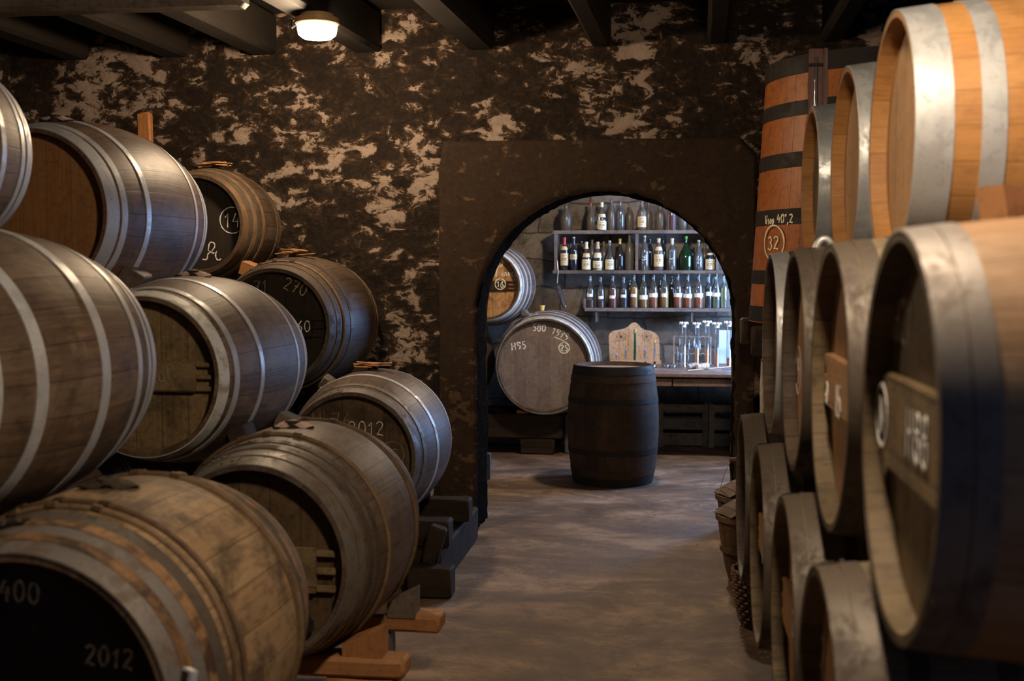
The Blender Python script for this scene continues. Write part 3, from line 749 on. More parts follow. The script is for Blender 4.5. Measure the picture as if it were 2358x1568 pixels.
# rough back wall with rectangular hole hidden behind the plaster surround
def rough_wall(name, mat, x0, x1, z0, z1, y, hole, st=.028, amp=.03, seed=0):
    nx = int((x1 - x0) / st); nz = int((z1 - z0) / st); V = []; F = []
    for i in range(nz + 1):
        for j in range(nx + 1):
            x = x0 + (x1 - x0) * j / nx; z = z0 + (z1 - z0) * i / nz
            n_ = noise.fractal(Vector((x * 2.2 + seed, 1.1, z * 3.0)), .9, 2.1, 5)
            cell = noise.noise(Vector((x * 6, 7.7 + seed, z * 9)))
            V.append((x, y + n_ * amp + cell * amp * .5, z))
    for i in range(nz):
        for j in range(nx):
            xc = x0 + (x1 - x0) * (j + .5) / nx; zc = z0 + (z1 - z0) * (i + .5) / nz
            if hole and hole[0] < xc < hole[1] and zc < hole[2]: continue
            k = i * (nx + 1) + j; F.append([k, k + 1, k + nx + 2, k + nx + 1])
    mb = MB(); mb.add(V, F); return struct(mb.build(name, mat, smooth=80))
rough_wall('wall_back', MT['wall'], -4.2, 2.7, 0, 3.2, YW + .02, (sL + .06, sR - .06, sT - .06))
mb = MB()
def panel(mb, a_, b_, c_, d_): mb.add([a_, b_, c_, d_], [[0, 1, 2, 3]])
mb = MB(); panel(mb, (-4.2, -1.6, 0), (-4.2, 7.3, 0), (-4.2, 7.3, 3.2), (-4.2, -1.6, 3.2)); struct(mb.build('wall_left', MT['wall'], smooth=0))
# right wall; its unseen window opening is added for the blue fill light
mb = MB(); X = 2.65; w0, w1, wz0, wz1 = -.55, 1.1, .95, 2.55
for (y0, y1, z0, z1) in ((-1.6, w0, 0, 3.2), (w1, 7.3, 0, 3.2), (w0, w1, 0, wz0), (w0, w1, wz1, 3.2)):
    mb.add([(X, y0, z0), (X, y1, z0), (X, y1, z1), (X, y0, z1)], [[0, 1, 2, 3]])
struct(mb.build('wall_right', MT['wall'], smooth=0))
mb = MB()
for y in (w0, (w0 + w1) / 2, w1): mb.box((X, y, (wz0 + wz1) / 2), (.06, .05, wz1 - wz0))
for z in (wz0, wz1): mb.box((X, (w0 + w1) / 2, z), (.06, w1 - w0, .05))
struct(mb.build('added_window_1', MT['beam_dark'], smooth=0))
mb = MB(); panel(mb, (-4.2, -1.6, 0), (2.65, -1.6, 0), (2.65, -1.6, 3.2), (-4.2, -1.6, 3.2)); struct(mb.build('wall_front', MT['wall'], smooth=0))
mb = MB(); mb.grid([[Vector((x, y, 3.18)) for x in (-4.2, -1, 2.7)] for y in (-1.6, 3, 7.3)], False, lambda i, j: (j * 20, i * 4))
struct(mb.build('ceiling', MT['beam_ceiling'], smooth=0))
# back room
rough_wall('wall_rear', MT['stone'], -3.0, 1.8, 0, 3.0, 11.25, None, .04, .02, 5)
mb = MB(); panel(mb, (-3.0, YB, 0), (-3.0, 11.3, 0), (-3.0, 11.3, 3), (-3.0, YB, 3)); struct(mb.build('wall_rear_left', MT['stone'], smooth=0))
mb = MB()
for (y0, y1, z0, z1) in ((YB, 9.4, 0, 3), (10.8, 11.3, 0, 3), (9.4, 10.8, 0, 1.1), (9.4, 10.8, 2.35, 3)):
    mb.add([(1.8, y0, z0), (1.8, y1, z0), (1.8, y1, z1), (1.8, y0, z1)], [[0, 1, 2, 3]])
struct(mb.build('wall_rear_right', MT['stone'], smooth=0))
mb = MB()
for y in (9.4, 10.1, 10.8): mb.box((1.8, y, 1.72), (.05, .04, 1.25))
for z in (1.1, 2.35): mb.box((1.8, 10.1, z), (.05, 1.4, .04))
struct(mb.build('assumed_window_2', MT['beam_dark'], smooth=0))  # assumed window, unseen, added as the source of the back room daylight
mb = MB(); mb.grid([[Vector((x, y, 3.0)) for x in (-3, 1.8)] for y in (YB, 11.3)], False, lambda i, j: (j * 20, i * 4)); struct(mb.build('ceiling_rear', MT['beam_ceiling'], smooth=0))
# inner face of the dividing wall (back room side)
rows = [[Vector((a_[0], YB, a_[1])) for a_ in inner_f], [Vector((a_[0] + (b_[0] - a_[0]) * 1.0, YB, a_[1] + (b_[1] - a_[1]))) for a_, b_ in zip(inner_f, outer_f)]]
mb = MB(); mb.grid(rows)
for (x0, x1, z0, z1) in ((-3, sL, 0, 3), (sR, 1.8, 0, 3), (sL, sR, sT, 3)): mb.add([(x0, YB, z0), (x1, YB, z0), (x1, YB, z1), (x0, YB, z1)], [[0, 1, 2, 3]])
struct(mb.build('wall_divider', MT['stone'], smooth=0))

# joists
def beam(name, c, d, mat, label=None, cat='beam', rot=None, group=None, parent=None, rough=.004, bev=.012, kind=None):
    bm = bmesh.new(); bmesh.ops.create_cube(bm, size=1)
    for v in bm.verts: v.co = Vector((v.co.x * d[0], v.co.y * d[1], v.co.z * d[2]))
    bev = min(bev, min(d) * .2)
    bmesh.ops.bevel(bm, geom=bm.edges[:], offset=bev, segments=1, affect='EDGES')
    la = max(range(3), key=lambda i: d[i]); ncut = max(1, min(24, int(d[la] / .08)))
    long = [e for e in bm.edges if abs((e.verts[0].co - e.verts[1].co)[la]) > d[la] * .6]
    bmesh.ops.subdivide_edges(bm, edges=long, cuts=ncut, use_grid_fill=True)
    mb = MB(); o1, o2 = [i for i in range(3) if i != la]; bm.verts.index_update(); V = []; s_ = random.random() * 50
    for v in bm.verts:
        n_ = noise.noise_vector(v.co * 9 + Vector((s_, 0, 0))) * rough; V.append(v.co + n_)
    F = [[v.index for v in f.verts] for f in bm.faces]; U = [[((v.co[o1] + v.co[o2]) * 6 + .5, v.co[la]) for v in f.verts] for f in bm.faces]
    mb.add(V, F, U); bm.free()
    o = mb.build(name, mat, parent, smooth=40)
    o.location = c
    if rot: o.rotation_euler = rot
    if label: tag(o, label, cat, group)
    if kind: o['kind'] = kind
    return o
k = 3
for (xw, xf, wd) in ((-3.72, -3.75, .16), (-3.07, -3.15, .17), (-2.50, -2.60, .17), (-1.85, -1.98, .17), (-1.15, -1.24, .17), (-.43, -.5, .12), (.25, .2, .12), (.9, .88, .12), (1.55, 1.55, .12), (2.2, 2.2, .12)):
    yaw_ = math.atan2(xw - xf, 2.2)
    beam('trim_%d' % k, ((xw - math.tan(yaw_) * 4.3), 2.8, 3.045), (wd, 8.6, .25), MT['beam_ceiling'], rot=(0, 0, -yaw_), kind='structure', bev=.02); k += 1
beam('trim_%d' % k, (-3.0, 5.15, 2.85), (2.2, .14, .15), MT['beam_grey'], kind='structure', bev=.02); k += 1

# ------------------------------------------------------------------ lamps
def bulkhead(loc, label):
    r = empty('ceiling_lamp', loc, label, 'lamp')
    mb = MB(); mb.lathe([(.001, .0), (.085, 0), (.088, -.02), (.001, -.021)], 32); mb.build('base', MT['lamp_metal'], r)
    mb = MB(); mb.lathe([(.088, -.018), (.112, -.022), (.114, -.05), (.106, -.056), (.085, -.05)], 32); mb.build('rim', MT['lamp_metal'], r)
    mb = MB(); mb.lathe([(.104, -.052), (.103, -.075), (.096, -.105), (.075, -.122), (.04, -.128), (.001, -.129)], 32); mb.build('glass_cover', MT['lamp_glass'], r, smooth=80)
    return r
lp = at(730, 33, Y=6.0)
bulkhead((lp.x, 6.0, 2.92), 'round white glowing bulkhead lamp under the dark ceiling beams')
lpz = lp
o = bpy.data.objects['ceiling_lamp_light']; o.location = (lp.x, 6.0, 2.72)
r = empty('ceiling_lamp', (.2, 2.1, 2.92), 'assumed round ceiling lamp above the near end of the aisle, out of view', 'lamp')  # assumed fixture out of view, a copy of the visible lamp for the aisle light
for n_ in ('base', 'rim', 'glass_cover'):
    pass
for ch in [x for x in bpy.data.objects if x.parent and x.parent.name == 'ceiling_lamp']:
    c2 = ch.copy(); col.objects.link(c2); c2.parent = r
mb = MB(); mb.tube([Vector((lp.x - .10, 6.0, 2.88)), Vector((lp.x - .14, 6.02, 2.86)), Vector((lp.x - .15, 6.05, 2.9)), Vector((lp.x - .14, 6.1, 2.93))], .006, 6)
tag(mb.build('lamp_cable', MT['cable']), 'short black cable beside the glowing bulkhead lamp', 'cable')

# ------------------------------------------------------------------ stillage, chocks
G1 = 'timbers carrying the left stack'
beam('support_beam', (-2.2, 4.42, .245), (2.66, .12, .068), MT['beam_orange'], 'orange-sided squared beam end jutting into the aisle under the second bottom barrel', group=None)
beam('support_beam', (-2.2, 3.9, .245), (2.62, .12, .068), MT['beam_orange'], 'orange beam at the lower edge nearer than the jutting beam')
beam('support_block', (-1.16, 4.42, .105), (.18, .12, .205), MT['beam_grey'], 'grey block standing under the jutting orange beam', 'block')
beam('support_block', (-1.05, 3.9, .105), (.25, .12, .205), MT['beam_orange'], 'orange block under the nearer orange beam', 'block')
beam('support_block', (-1.9, 4.42, .105), (.2, .12, .205), MT['beam_grey'], 'grey block in shadow under the jutting orange beam', 'block')
beam('support_block', (-1.9, 3.9, .105), (.2, .12, .205), MT['beam_grey'], 'grey block in shadow under the nearer orange beam', 'block')
def wedge(c, d, mat, label, rot=(0, 0, 0), name='wooden_wedge'):
    mb = MB(); x, y, z = d
    mb.prism([(-x / 2, -z / 2), (x / 2, -z / 2), (x / 2, z * .0), (-x / 2, z / 2)], -y / 2, y / 2)
    o = mb.build(name, mat, None, None, 0); o.location = c; o.rotation_euler = rot
    return tag(o, label, 'wedge')
wedge((-1.02, 4.40, .325), (.11, .09, .11), MT['beam_grey'], 'wedge on the jutting beam holding the second bottom barrel', (0, 0, PI))
wedge((-1.04, 3.9, .325), (.14, .09, .11), MT['beam_orange'], 'orange wedge on the nearer beam holding the second bottom barrel', (0, 0, PI))
# rails of the near barrel
beam('support_beam', (-2.3, 2.65, .150), (2.4, .12, .068), MT['beam_orange'], 'beam under the front of the nearest barrel')
beam('support_beam', (-2.3, 3.15, .150), (2.4, .12, .068), MT['beam_orange'], 'beam under the back of the nearest barrel')
for y, s_ in ((2.65, 'front'), (3.15, 'back')):
    for x in (-1.5, -2.9): beam('support_block', (x, y, .057), (.2, .12, .112), MT['beam_grey'], '%s block under the %s beam of the nearest barrel' % ('right' if x > -2 else 'left', s_), 'block')
# third row
beam('support_beam', (-2.2, 6.40, .275), (2.2, .13, .125), MT['beam_dark'], 'dark heavy beam end by the arch under the farthest left barrel')
beam('support_beam', (-2.2, 5.86, .265), (2.18, .14, .135), MT['beam_dark'], 'dark beam with pale worn end in front of the arch-side beam')
beam('floor_sleeper', (-1.22, 6.30, .10), (.17, 1.15, .195), MT['beam_dark'], 'dark sleeper lying on the floor along the aisle below the far left beams')
beam('floor_sleeper', (-2.75, 6.20, .10), (.16, 1.1, .195), MT['beam_dark'], 'dark sleeper on the floor hidden below the far left barrels')
beam('timber_offcut', (at(1000, 1250, Y=5.70).x, 5.69, .24), (.085, .07, .20), MT['beam_dark'], 'short dark timber offcut leaning on the far left sleeper', 'timber', rot=(.12, .28, 0))
beam('timber_offcut', (at(992, 1300, Y=5.62).x, 5.63, .075), (.22, .14, .145), MT['beam_dark'], 'dark squared block on the floor at the end of the far left sleeper', 'timber')
p = at(978, 1140, Y=6.2); beam('support_block', (p.x - .06, 6.40, .362), (.12, .1, .05), MT['beam_orange'], 'small reddish block on the arch-side beam', 'block')
# chocks between the rows
def chock(px, py, Y, s, mat, label, rot=(0, .5, 0)):
    p = at(px, py, Y=Y); return beam('wooden_chock', (p.x, Y, p.z), s, mat, label, 'chock', rot=rot, bev=.006, rough=.002)
chock(308, 642, 4.62, (.10, .12, .085), MT['beam_grey'], 'dark square chock under the amber-headed barrel', (.1, .55, .2))
chock(576, 621, 6.35, (.085, .12, .08), MT['beam_orange'], 'bright orange end-grain chock under the circled 14 barrel', (0, .35, 0))
chock(755, 884, 6.02, (.075, .12, .07), MT['beam_grey'], 'pinkish square chock under the barrel chalked 270', (.1, .6, .2))
chock(832, 852, 6.7, (.08, .1, .10), MT['beam_grey'], 'small pale chock behind the pinkish one near the wall', (0, .5, 0))
chock(562, 1015, 4.35, (.075, .12, .13), MT['beam_dark'], 'dark chock on top of the second bottom barrel', (0, -.3, 0))
chock(665, 975, 4.75, (.10, .1, .075), MT['beam_grey'], 'brown chock in the dark gap behind the pink cloth', (0, .4, 0))
p = at(2352, 462, Y=2.50)
wedge((p.x, 2.50, p.z), (.13, .10, .085), MT['beam_orange'], 'pale wedge at the right edge between the new and pale barrels', (0, -.2, .3))
# plank standing behind the amber barrel
p = at(326, 330, Y=6.7); beam('standing_plank', (p.x, 6.75, 1.28), (.085, .05, 2.55 + (at(326, 263, Y=6.7).z - 2.555)), MT['beam_orange'], 'orange plank standing upright against the wall at left', 'plank')
# blocks above the offcut: timber frame pieces in the dark gap
# ---- right stillage
for x in (.52, 1.05):
    beam('support_beam', (x, 3.55, .262), (.10, 3.45, .11), MT['beam_dark'], 'long dark rail under the right floor row, %s one' % ('aisle side' if x < .8 else 'inner'))
for y in (1.95, 3.55, 5.15):
    for x in (.52, 1.05):
        beam('support_block', (x, y, .102), (.12, .12, .2), MT['beam_dark'], 'dark foot of the %s right rail, %s' % ('aisle side' if x < .8 else 'inner', {1.95: 'near end', 3.55: 'middle', 5.15: 'far end'}[y]), 'block')
# ---- silver ring on the middle row (valve)
p = at(1898, 585, Y=3.62); mb = MB()
mb.tube([Vector((p.x + .028 * math.cos(a_), 3.62, p.z - .01 + .055 * math.sin(a_))) for a_ in [PI * k / 14 for k in range(15)]], .011, 8)
o = mb.build('metal_bracket', MT['steel'], smooth=60); tag(o, 'curved shiny metal bracket on the third barrel of the right middle row', 'bracket')

# ------------------------------------------------------------------ vat
zf_ = lambda y: 1.6 + (622 - y) / 2720 * 6.2
VC = (1.05, 6.3); zb, zt = zf_(738), zf_(166); rb_, rt_ = .65, .575
def vr(z): return rb_ + (rt_ - rb_) * (z - zb) / (zt - zb)
vat = empty('oak_vat', (VC[0], VC[1], zb), 'tall upright reddish oak vat with black hoops lettered Vsop 40, 2 and circled 32', 'vat')
MV = Matrix.Translation((0, 0, -zb))
mb = MB(); mb.lathe([(vr(zt) - .05, zt - .08), (vr(zt) - .04, zt), (vr(zt), zt), (vr(zb), zb), (.001, zb)], 120, MV)
for i in range(len(mb.uv)): mb.uv[i] = [(u * 6, v) for u, v in mb.uv[i]]
mb.build('staves', MT['oak_vat'], vat)
mb = MB(); mb.lathe([(.001, zt - .07), (vr(zt) - .045, zt - .07)], 60, MV); mb.build('lid', MT['oak_vat'], vat)
for z0, z1 in [(zf_(b_), zf_(a_)) for a_, b_ in ((165.8, 205), (262, 293), (370, 402), (490, 523), (622, 652), (702, 735))]:
    mb = MB(); mb.lathe([(vr(z0) - .001, z0), (vr(z0) + .004, z0), (vr(z1) + .004, z1), (vr(z1) - .001, z1)], 120, MV)
    mb.build('hoop', MT['iron_black'], vat)
def on_vat(px, py):   # angle and height where the ray meets the vat side
    d = ray(px, py); best = None
    for it in range(400):
        t = 4.5 + it * .006; P = EYE + d * t
        if math.hypot(P.x - VC[0], P.y - VC[1]) <= vr(P.z) + .005: return math.atan2(P.y - VC[1], P.x - VC[0]), P.z
    return -2.6, 1.7
def vat_text(chars, px, py, h, circ=0, stretch=1.0):
    a0, z0 = on_vat(px, py); st, _w = text_strokes(chars, h)
    if circ: st += [arc(0, 0, circ, circ * 1.15, 80, 450, 24)]
    mb = MB(); f = lambda x, z, l: Vector(((vr(z0) + .0055 + l) * math.cos(a0 + x * stretch / vr(z0)), (vr(z0) + .0055 + l) * math.sin(a0 + x * stretch / vr(z0)), z0 + z - zb))
    stroke_mesh(mb, st, .0085, f); mb.build('chalk_writing', MT['chalk_cream'], vat, None, 0)
vat_text(list('Vsop'), 1773, 505, .045, 0, 1.0); vat_text(['4', '0', 'deg', ',', '2'], 1807, 503, .045, 0, 1.0)
vat_text(list('32'), 1782, 559, .07, .075, 1.15)
# level gauge
g0 = at(1876, 115, Y=5.05); g1 = at(1876, 620, Y=5.05); gx = at(1877, 300, Y=5.03).x
gauge = empty('level_gauge', (gx * 5.66 / 5.05, 5.66, 1.9), 'dark red wooden gauge board with glass level tube in front of the vat', 'gauge')
zt_ = at(1877, 113, Y=5.66).z - 1.9
mb = MB(); mb.box((0, 0, zt_ / 2 - .15), (.062, .028, zt_ + .3), None, .003); mb.build('back_board', MT['redwood'], gauge)
mb = MB(); mb.box((.042, .004, zt_ / 2 - .15), (.022, .06, zt_ + .3), None, .003); mb.build('side_board', MT['redwood'], gauge)
mb = MB(); mb.lathe([(.009, -.1), (.009, zt_ - .04)], 14, Matrix.Translation((0, -.026, 0)), True); mb.build('glass_tube', MT['glass_clear'], gauge)
mb = MB(); mb.box((0, -.02, zt_ - .075), (.066, .03, .012), None, .002); mb.build('clip', MT['iron_black'], gauge)
mb = MB(); mb.box((0, .04, -.28), (.04, .1, .04)); mb.build('bracket', MT['iron_black'], gauge)
# things on the vat
p = at(1975, 120, Y=5.6); zl_ = at(1975, 108, Y=5.95).z; beam('lid_block', (at(1975, 120, Y=5.95).x, 5.95, (zt - .066 + zl_) / 2), (.05, .06, zl_ - zt + .066), MT['beam_dark'], 'small dark block standing on the vat', 'block')
rows = []; zw_ = zt - .066; zc_ = at(2010, 104, Y=6.0).z - zw_; p = at(1998, 128, Y=6.0); rnd = random.Random(3)
for i in range(10):
    row = []
    for j in range(26):
        a_ = 2 * PI * j / 26; rr = .14 * i / 9
        row.append(Vector((p.x + rr * math.cos(a_) * .9 + .125, 6.06 + rr * math.sin(a_), zw_ + .012 + zc_ * (1 - (i / 9) ** 2) + .02 * math.sin(a_ * 4 + i * 1.3) * (i / 9) * (1 if i < 9 else 0))))
    rows.append(row)
mb = MB(); mb.grid(rows, True); tag(mb.build('folded_cloth', MT['cloth_blue'], smooth=80), 'pale blue crumpled cloth lying on top of the vat', 'cloth')
# vat stand
for y in (5.80, 6.72): beam('support_beam', (1.165, y, zb - .079), (1.57, .16, .15), MT['beam_dark'], 'dark beam carrying the %s of the oak vat' % ('front' if y < 6 else 'back'))
for x in (.56, 1.75):
    for y in (5.80, 6.72):
        beam('stone_pier', (x + (.24 if y > 6 and x < 1 else 0), y, (zb - .156) / 2), (.26, .2, zb - .158), MT['whitewash'], 'whitewashed pier under the %s %s corner of the vat stand' % ('front' if y < 6 else 'back', 'aisle side' if x < 1 else 'inner'), 'pier')

# ------------------------------------------------------------------ baskets
def slat_basket(x, y, label, h=.345, r0=.12, r1=.185, texts=()):
    root = empty('bushel_basket', (x, y, 0), label, 'basket')
    n = 20
    for k in range(n):
        a_ = 2 * PI * k / n; wd = .9 * PI / n
        rows = []
        for i in range(6):
            z = h * i / 5; rr = r0 + (r1 - r0) * (i / 5) ** .7 + (.003 if k % 2 else 0)
            rows.append([Vector((rr * math.cos(a_ + s_ * wd), rr * math.sin(a_ + s_ * wd), z)) for s_ in (-1, 0, 1)] + [Vector(((rr - .005) * math.cos(a_ + s_ * wd), (rr - .005) * math.sin(a_ + s_ * wd), z)) for s_ in (1, 0, -1)])
        mb = MB(); mb.grid(rows, True, lambda i, j: (.5, i * .06)); mb.build('slat', MT['basket_wood'], root)
    mb = MB(); mb.lathe([(.001, 0), (r0, 0), (r0, .008), (.001, .008)], 24); mb.build('bottom', MT['basket_wood'], root)
    for zf in (.5, .97):
        z = h * zf; rr = r0 + (r1 - r0) * zf ** .7 + .004
        mb = MB(); mb.lathe([(rr - .002, z - .015), (rr + .006, z - .014), (rr + .007, z + .014), (rr - .001, z + .015), (rr - .002, z - .015)], 40); mb.build('hoop', MT['basket_wood'], root)
    # domed slatted lid
    mb = MB()
    for k in range(9):
        xx = -r1 + r1 * 2 * (k + .5) / 9; half = math.sqrt(max(r1 * r1 - xx * xx, .001)); rows = []
        for i in range(9):
            yy = -half + 2 * half * i / 8; z = h + .012 + .10 * max(0, 1 - (xx * xx + yy * yy) / (r1 * r1 * 1.02))
            hw = r1 / 9 - .0015; za_, zb_ = [h + .012 + .085 * max(0, 1 - (q_ * q_ + yy * yy) / (r1 * r1 * 1.02)) for q_ in (xx - hw, xx + hw)]
            rows.append([Vector((xx - hw, yy, za_)), Vector((xx + hw, yy, zb_)), Vector((xx + hw, yy, zb_ - .004)), Vector((xx - hw, yy, za_ - .004))])
        mb.grid(rows, True, lambda i, j: (.5, i * .04))
    lid = mb.build('lid', MT['basket_wood'], root, Matrix.Rotation(.5, 4, 'Z'))
    mb = MB(); st, _ = text_strokes(list('19'), .05)
    stroke_mesh(mb, rot2(st, 30), .006, lambda x_, z_, l: Vector((-.05 + x_, -.09 + z_, h + .014 + .085 * max(0, 1 - ((x_ - .05) ** 2 + (z_ - .09) ** 2) / (r1 * r1 * 1.02)) + .003 + l)))
    mb.build('chalk_writing', MT['chalk'], root, None, 0)
    return root
p = at(1652, 1170, Y=6.1)
slat_basket(p.x + .185, 6.08 + .05, 'nearer slatted wooden bushel basket with lid beside the right barrels')
bb = slat_basket(p.x + .20, 6.60, 'slatted bushel basket with handle behind the nearer one', h=.36)
mb = MB(); mb.tube([(-.12, -.05, .56), (.1, -.05, .57)], .013, 8); mb.build('handle', MT['basket_wood'], bb)
mb = MB(); mb.tube([(-.11, -.05, .56), (-.15, -.04, .47), (-.175, -.03, .36)], .002, 5); mb.tube([(.09, -.05, .57), (.15, -.04, .47), (.175, -.03, .36)], .002, 5); mb.build('handle_wire', MT['wire'], bb)
# wicker basket
wk = empty('wicker_basket', (at(1690, 1380, Y=5.36).x + .125, 5.345, 0), 'small reddish wicker basket on the floor below the right barrels', 'basket')
mb = MB(); n = 30
for layer in range(13):
    z = .012 + layer * .0185; pts = []
    for j in range(n * 2):
        a_ = 2 * PI * j / (n * 2); rr = .085 + .045 * (layer / 12) ** .6 + .006 * (1 if (j // 2 + layer) % 2 else -1)
        pts.append(Vector((rr * math.cos(a_), rr * math.sin(a_), z + .001 * math.sin(j))))
    mb.tube(pts, .0085, 5, True)
mb.build('woven_side', MT['wicker'], wk)
mb = MB()
for j in range(15):
    a_ = 2 * PI * j / 15; mb.tube([Vector(((.085 + .045 * t ** .6) * math.cos(a_), (.085 + .045 * t ** .6) * math.sin(a_), .003 + .245 * t)) for t in (0.0, .3, .6, 1)], .005, 5)
mb.build('stakes', MT['wicker'], wk)
mb = MB()
for s_ in (0, 1): mb.tube([Vector((.134 * math.cos(2 * PI * j / 40), .134 * math.sin(2 * PI * j / 40), .252 + .008 * math.sin(j * 1.3 + s_ * PI))) for j in range(40)], .008, 5, True)
mb.build('rim', MT['wicker'], wk)

# ------------------------------------------------------------------ back room furniture
def bx(mb, x0, x1, y0, y1, z0, z1, bev=.003): mb.box(((x0 + x1) / 2, (y0 + y1) / 2, (z0 + z1) / 2), (x1 - x0, y1 - y0, z1 - z0), None, bev)
SY0, SY1 = 10.92, 11.2           # shelf depth
# boxed shelf
xl, xr = at(1275, 580, Y=SY0).x, at(1700, 580, Y=SY0).x
zA, zA0 = at(1400, 530, Y=SY0).z, at(1400, 538, Y=SY0).z
zB, zB0 = at(1400, 622.5, Y=SY0).z, at(1400, 630, Y=SY0).z
zC, zC0 = at(1400, 709, Y=SY0).z, at(1400, 717, Y=SY0).z
sh = empty('wall_shelf', ((xl + xr) / 2, 11.06, zB0), 'grey wooden boxed wall shelf full of old bottles', 'shelf')
M_ = Matrix.Translation((-(xl + xr) / 2, -11.06, -zB0))
mb = MB(); bx(mb, xl - .01, xr, SY0, SY1, zA0, zA); mb.build('top_board', MT['shelf_wood'], sh, M_)
mb = MB(); bx(mb, xl - .01, xr, SY0, SY1, zB0, zB); mb.build('bottom_board', MT['shelf_wood'], sh, M_)
for px in (1279, 1466, 1652):
    xx = at(px, 580, Y=SY0).x; mb = MB(); bx(mb, xx - .013, xx + .013, SY0 + .002, SY1, zB, zA0, .002); mb.build('divider', MT['shelf_wood'], sh, M_)
x2 = at(1346, 700, Y=SY0).x
sh2 = empty('wall_shelf', ((x2 + xr) / 2, 11.06, zC0), 'lower grey wall shelf carrying a row of labelled spirit bottles', 'shelf')
M_ = Matrix.Translation((-(x2 + xr) / 2, -11.06, -zC0))
mb = MB(); bx(mb, x2, xr, SY0, SY1, zC0, zC); mb.build('board', MT['shelf_wood'], sh2, M_)
mb = MB(); bx(mb, x2 - .012, x2 + .012, SY0 + .01, SY1, zC - .005, zC + .085); mb.build('end_piece', MT['shelf_wood'], sh2, M_)
for px in (1375, 1590):
    xx = at(px, 725, Y=SY1).x; mb = MB(); mb.prism([(0, 0), (.0, -.1), (.018, -.1), (.018, 0)], -.26, 0, Matrix.Translation((xx, SY1, zC0))); mb.build('bracket', MT['shelf_wood'], sh2, M_)

# bottles
PROF = {   # radius (of 1), height (of 1)
 'cognac': [(.0, 0), (.93, 0), (1, .02), (1, .50), (.97, .56), (.80, .67), (.55, .76), (.36, .84), (.30, .90), (.30, .955), (.36, .957), (.36, .985), (.30, 1.0)],
 'slope':  [(.0, 0), (.93, 0), (1, .02), (1, .40), (.95, .47), (.72, .62), (.45, .75), (.31, .84), (.28, .90), (.28, .955), (.36, .957), (.36, .985), (.28, 1.0)],
 'tall':   [(.0, 0), (.93, 0), (1, .02), (1, .60), (.95, .655), (.70, .71), (.42, .75), (.36, .80), (.34, .90), (.34, .955), (.42, .957), (.42, .985), (.34, 1.0)],
 'jug':    [(.0, 0), (.93, 0), (1, .03), (1, .36), (.96, .43), (.76, .55), (.46, .66), (.27, .74), (.18, .82), (.16, .95), (.22, .957), (.22, .985), (.16, 1.0)],
 'cyl':    [(.0, 0), (1, 0), (1, .02), (.95, .03), (.95, .97), (1.0, 1.0)],
}
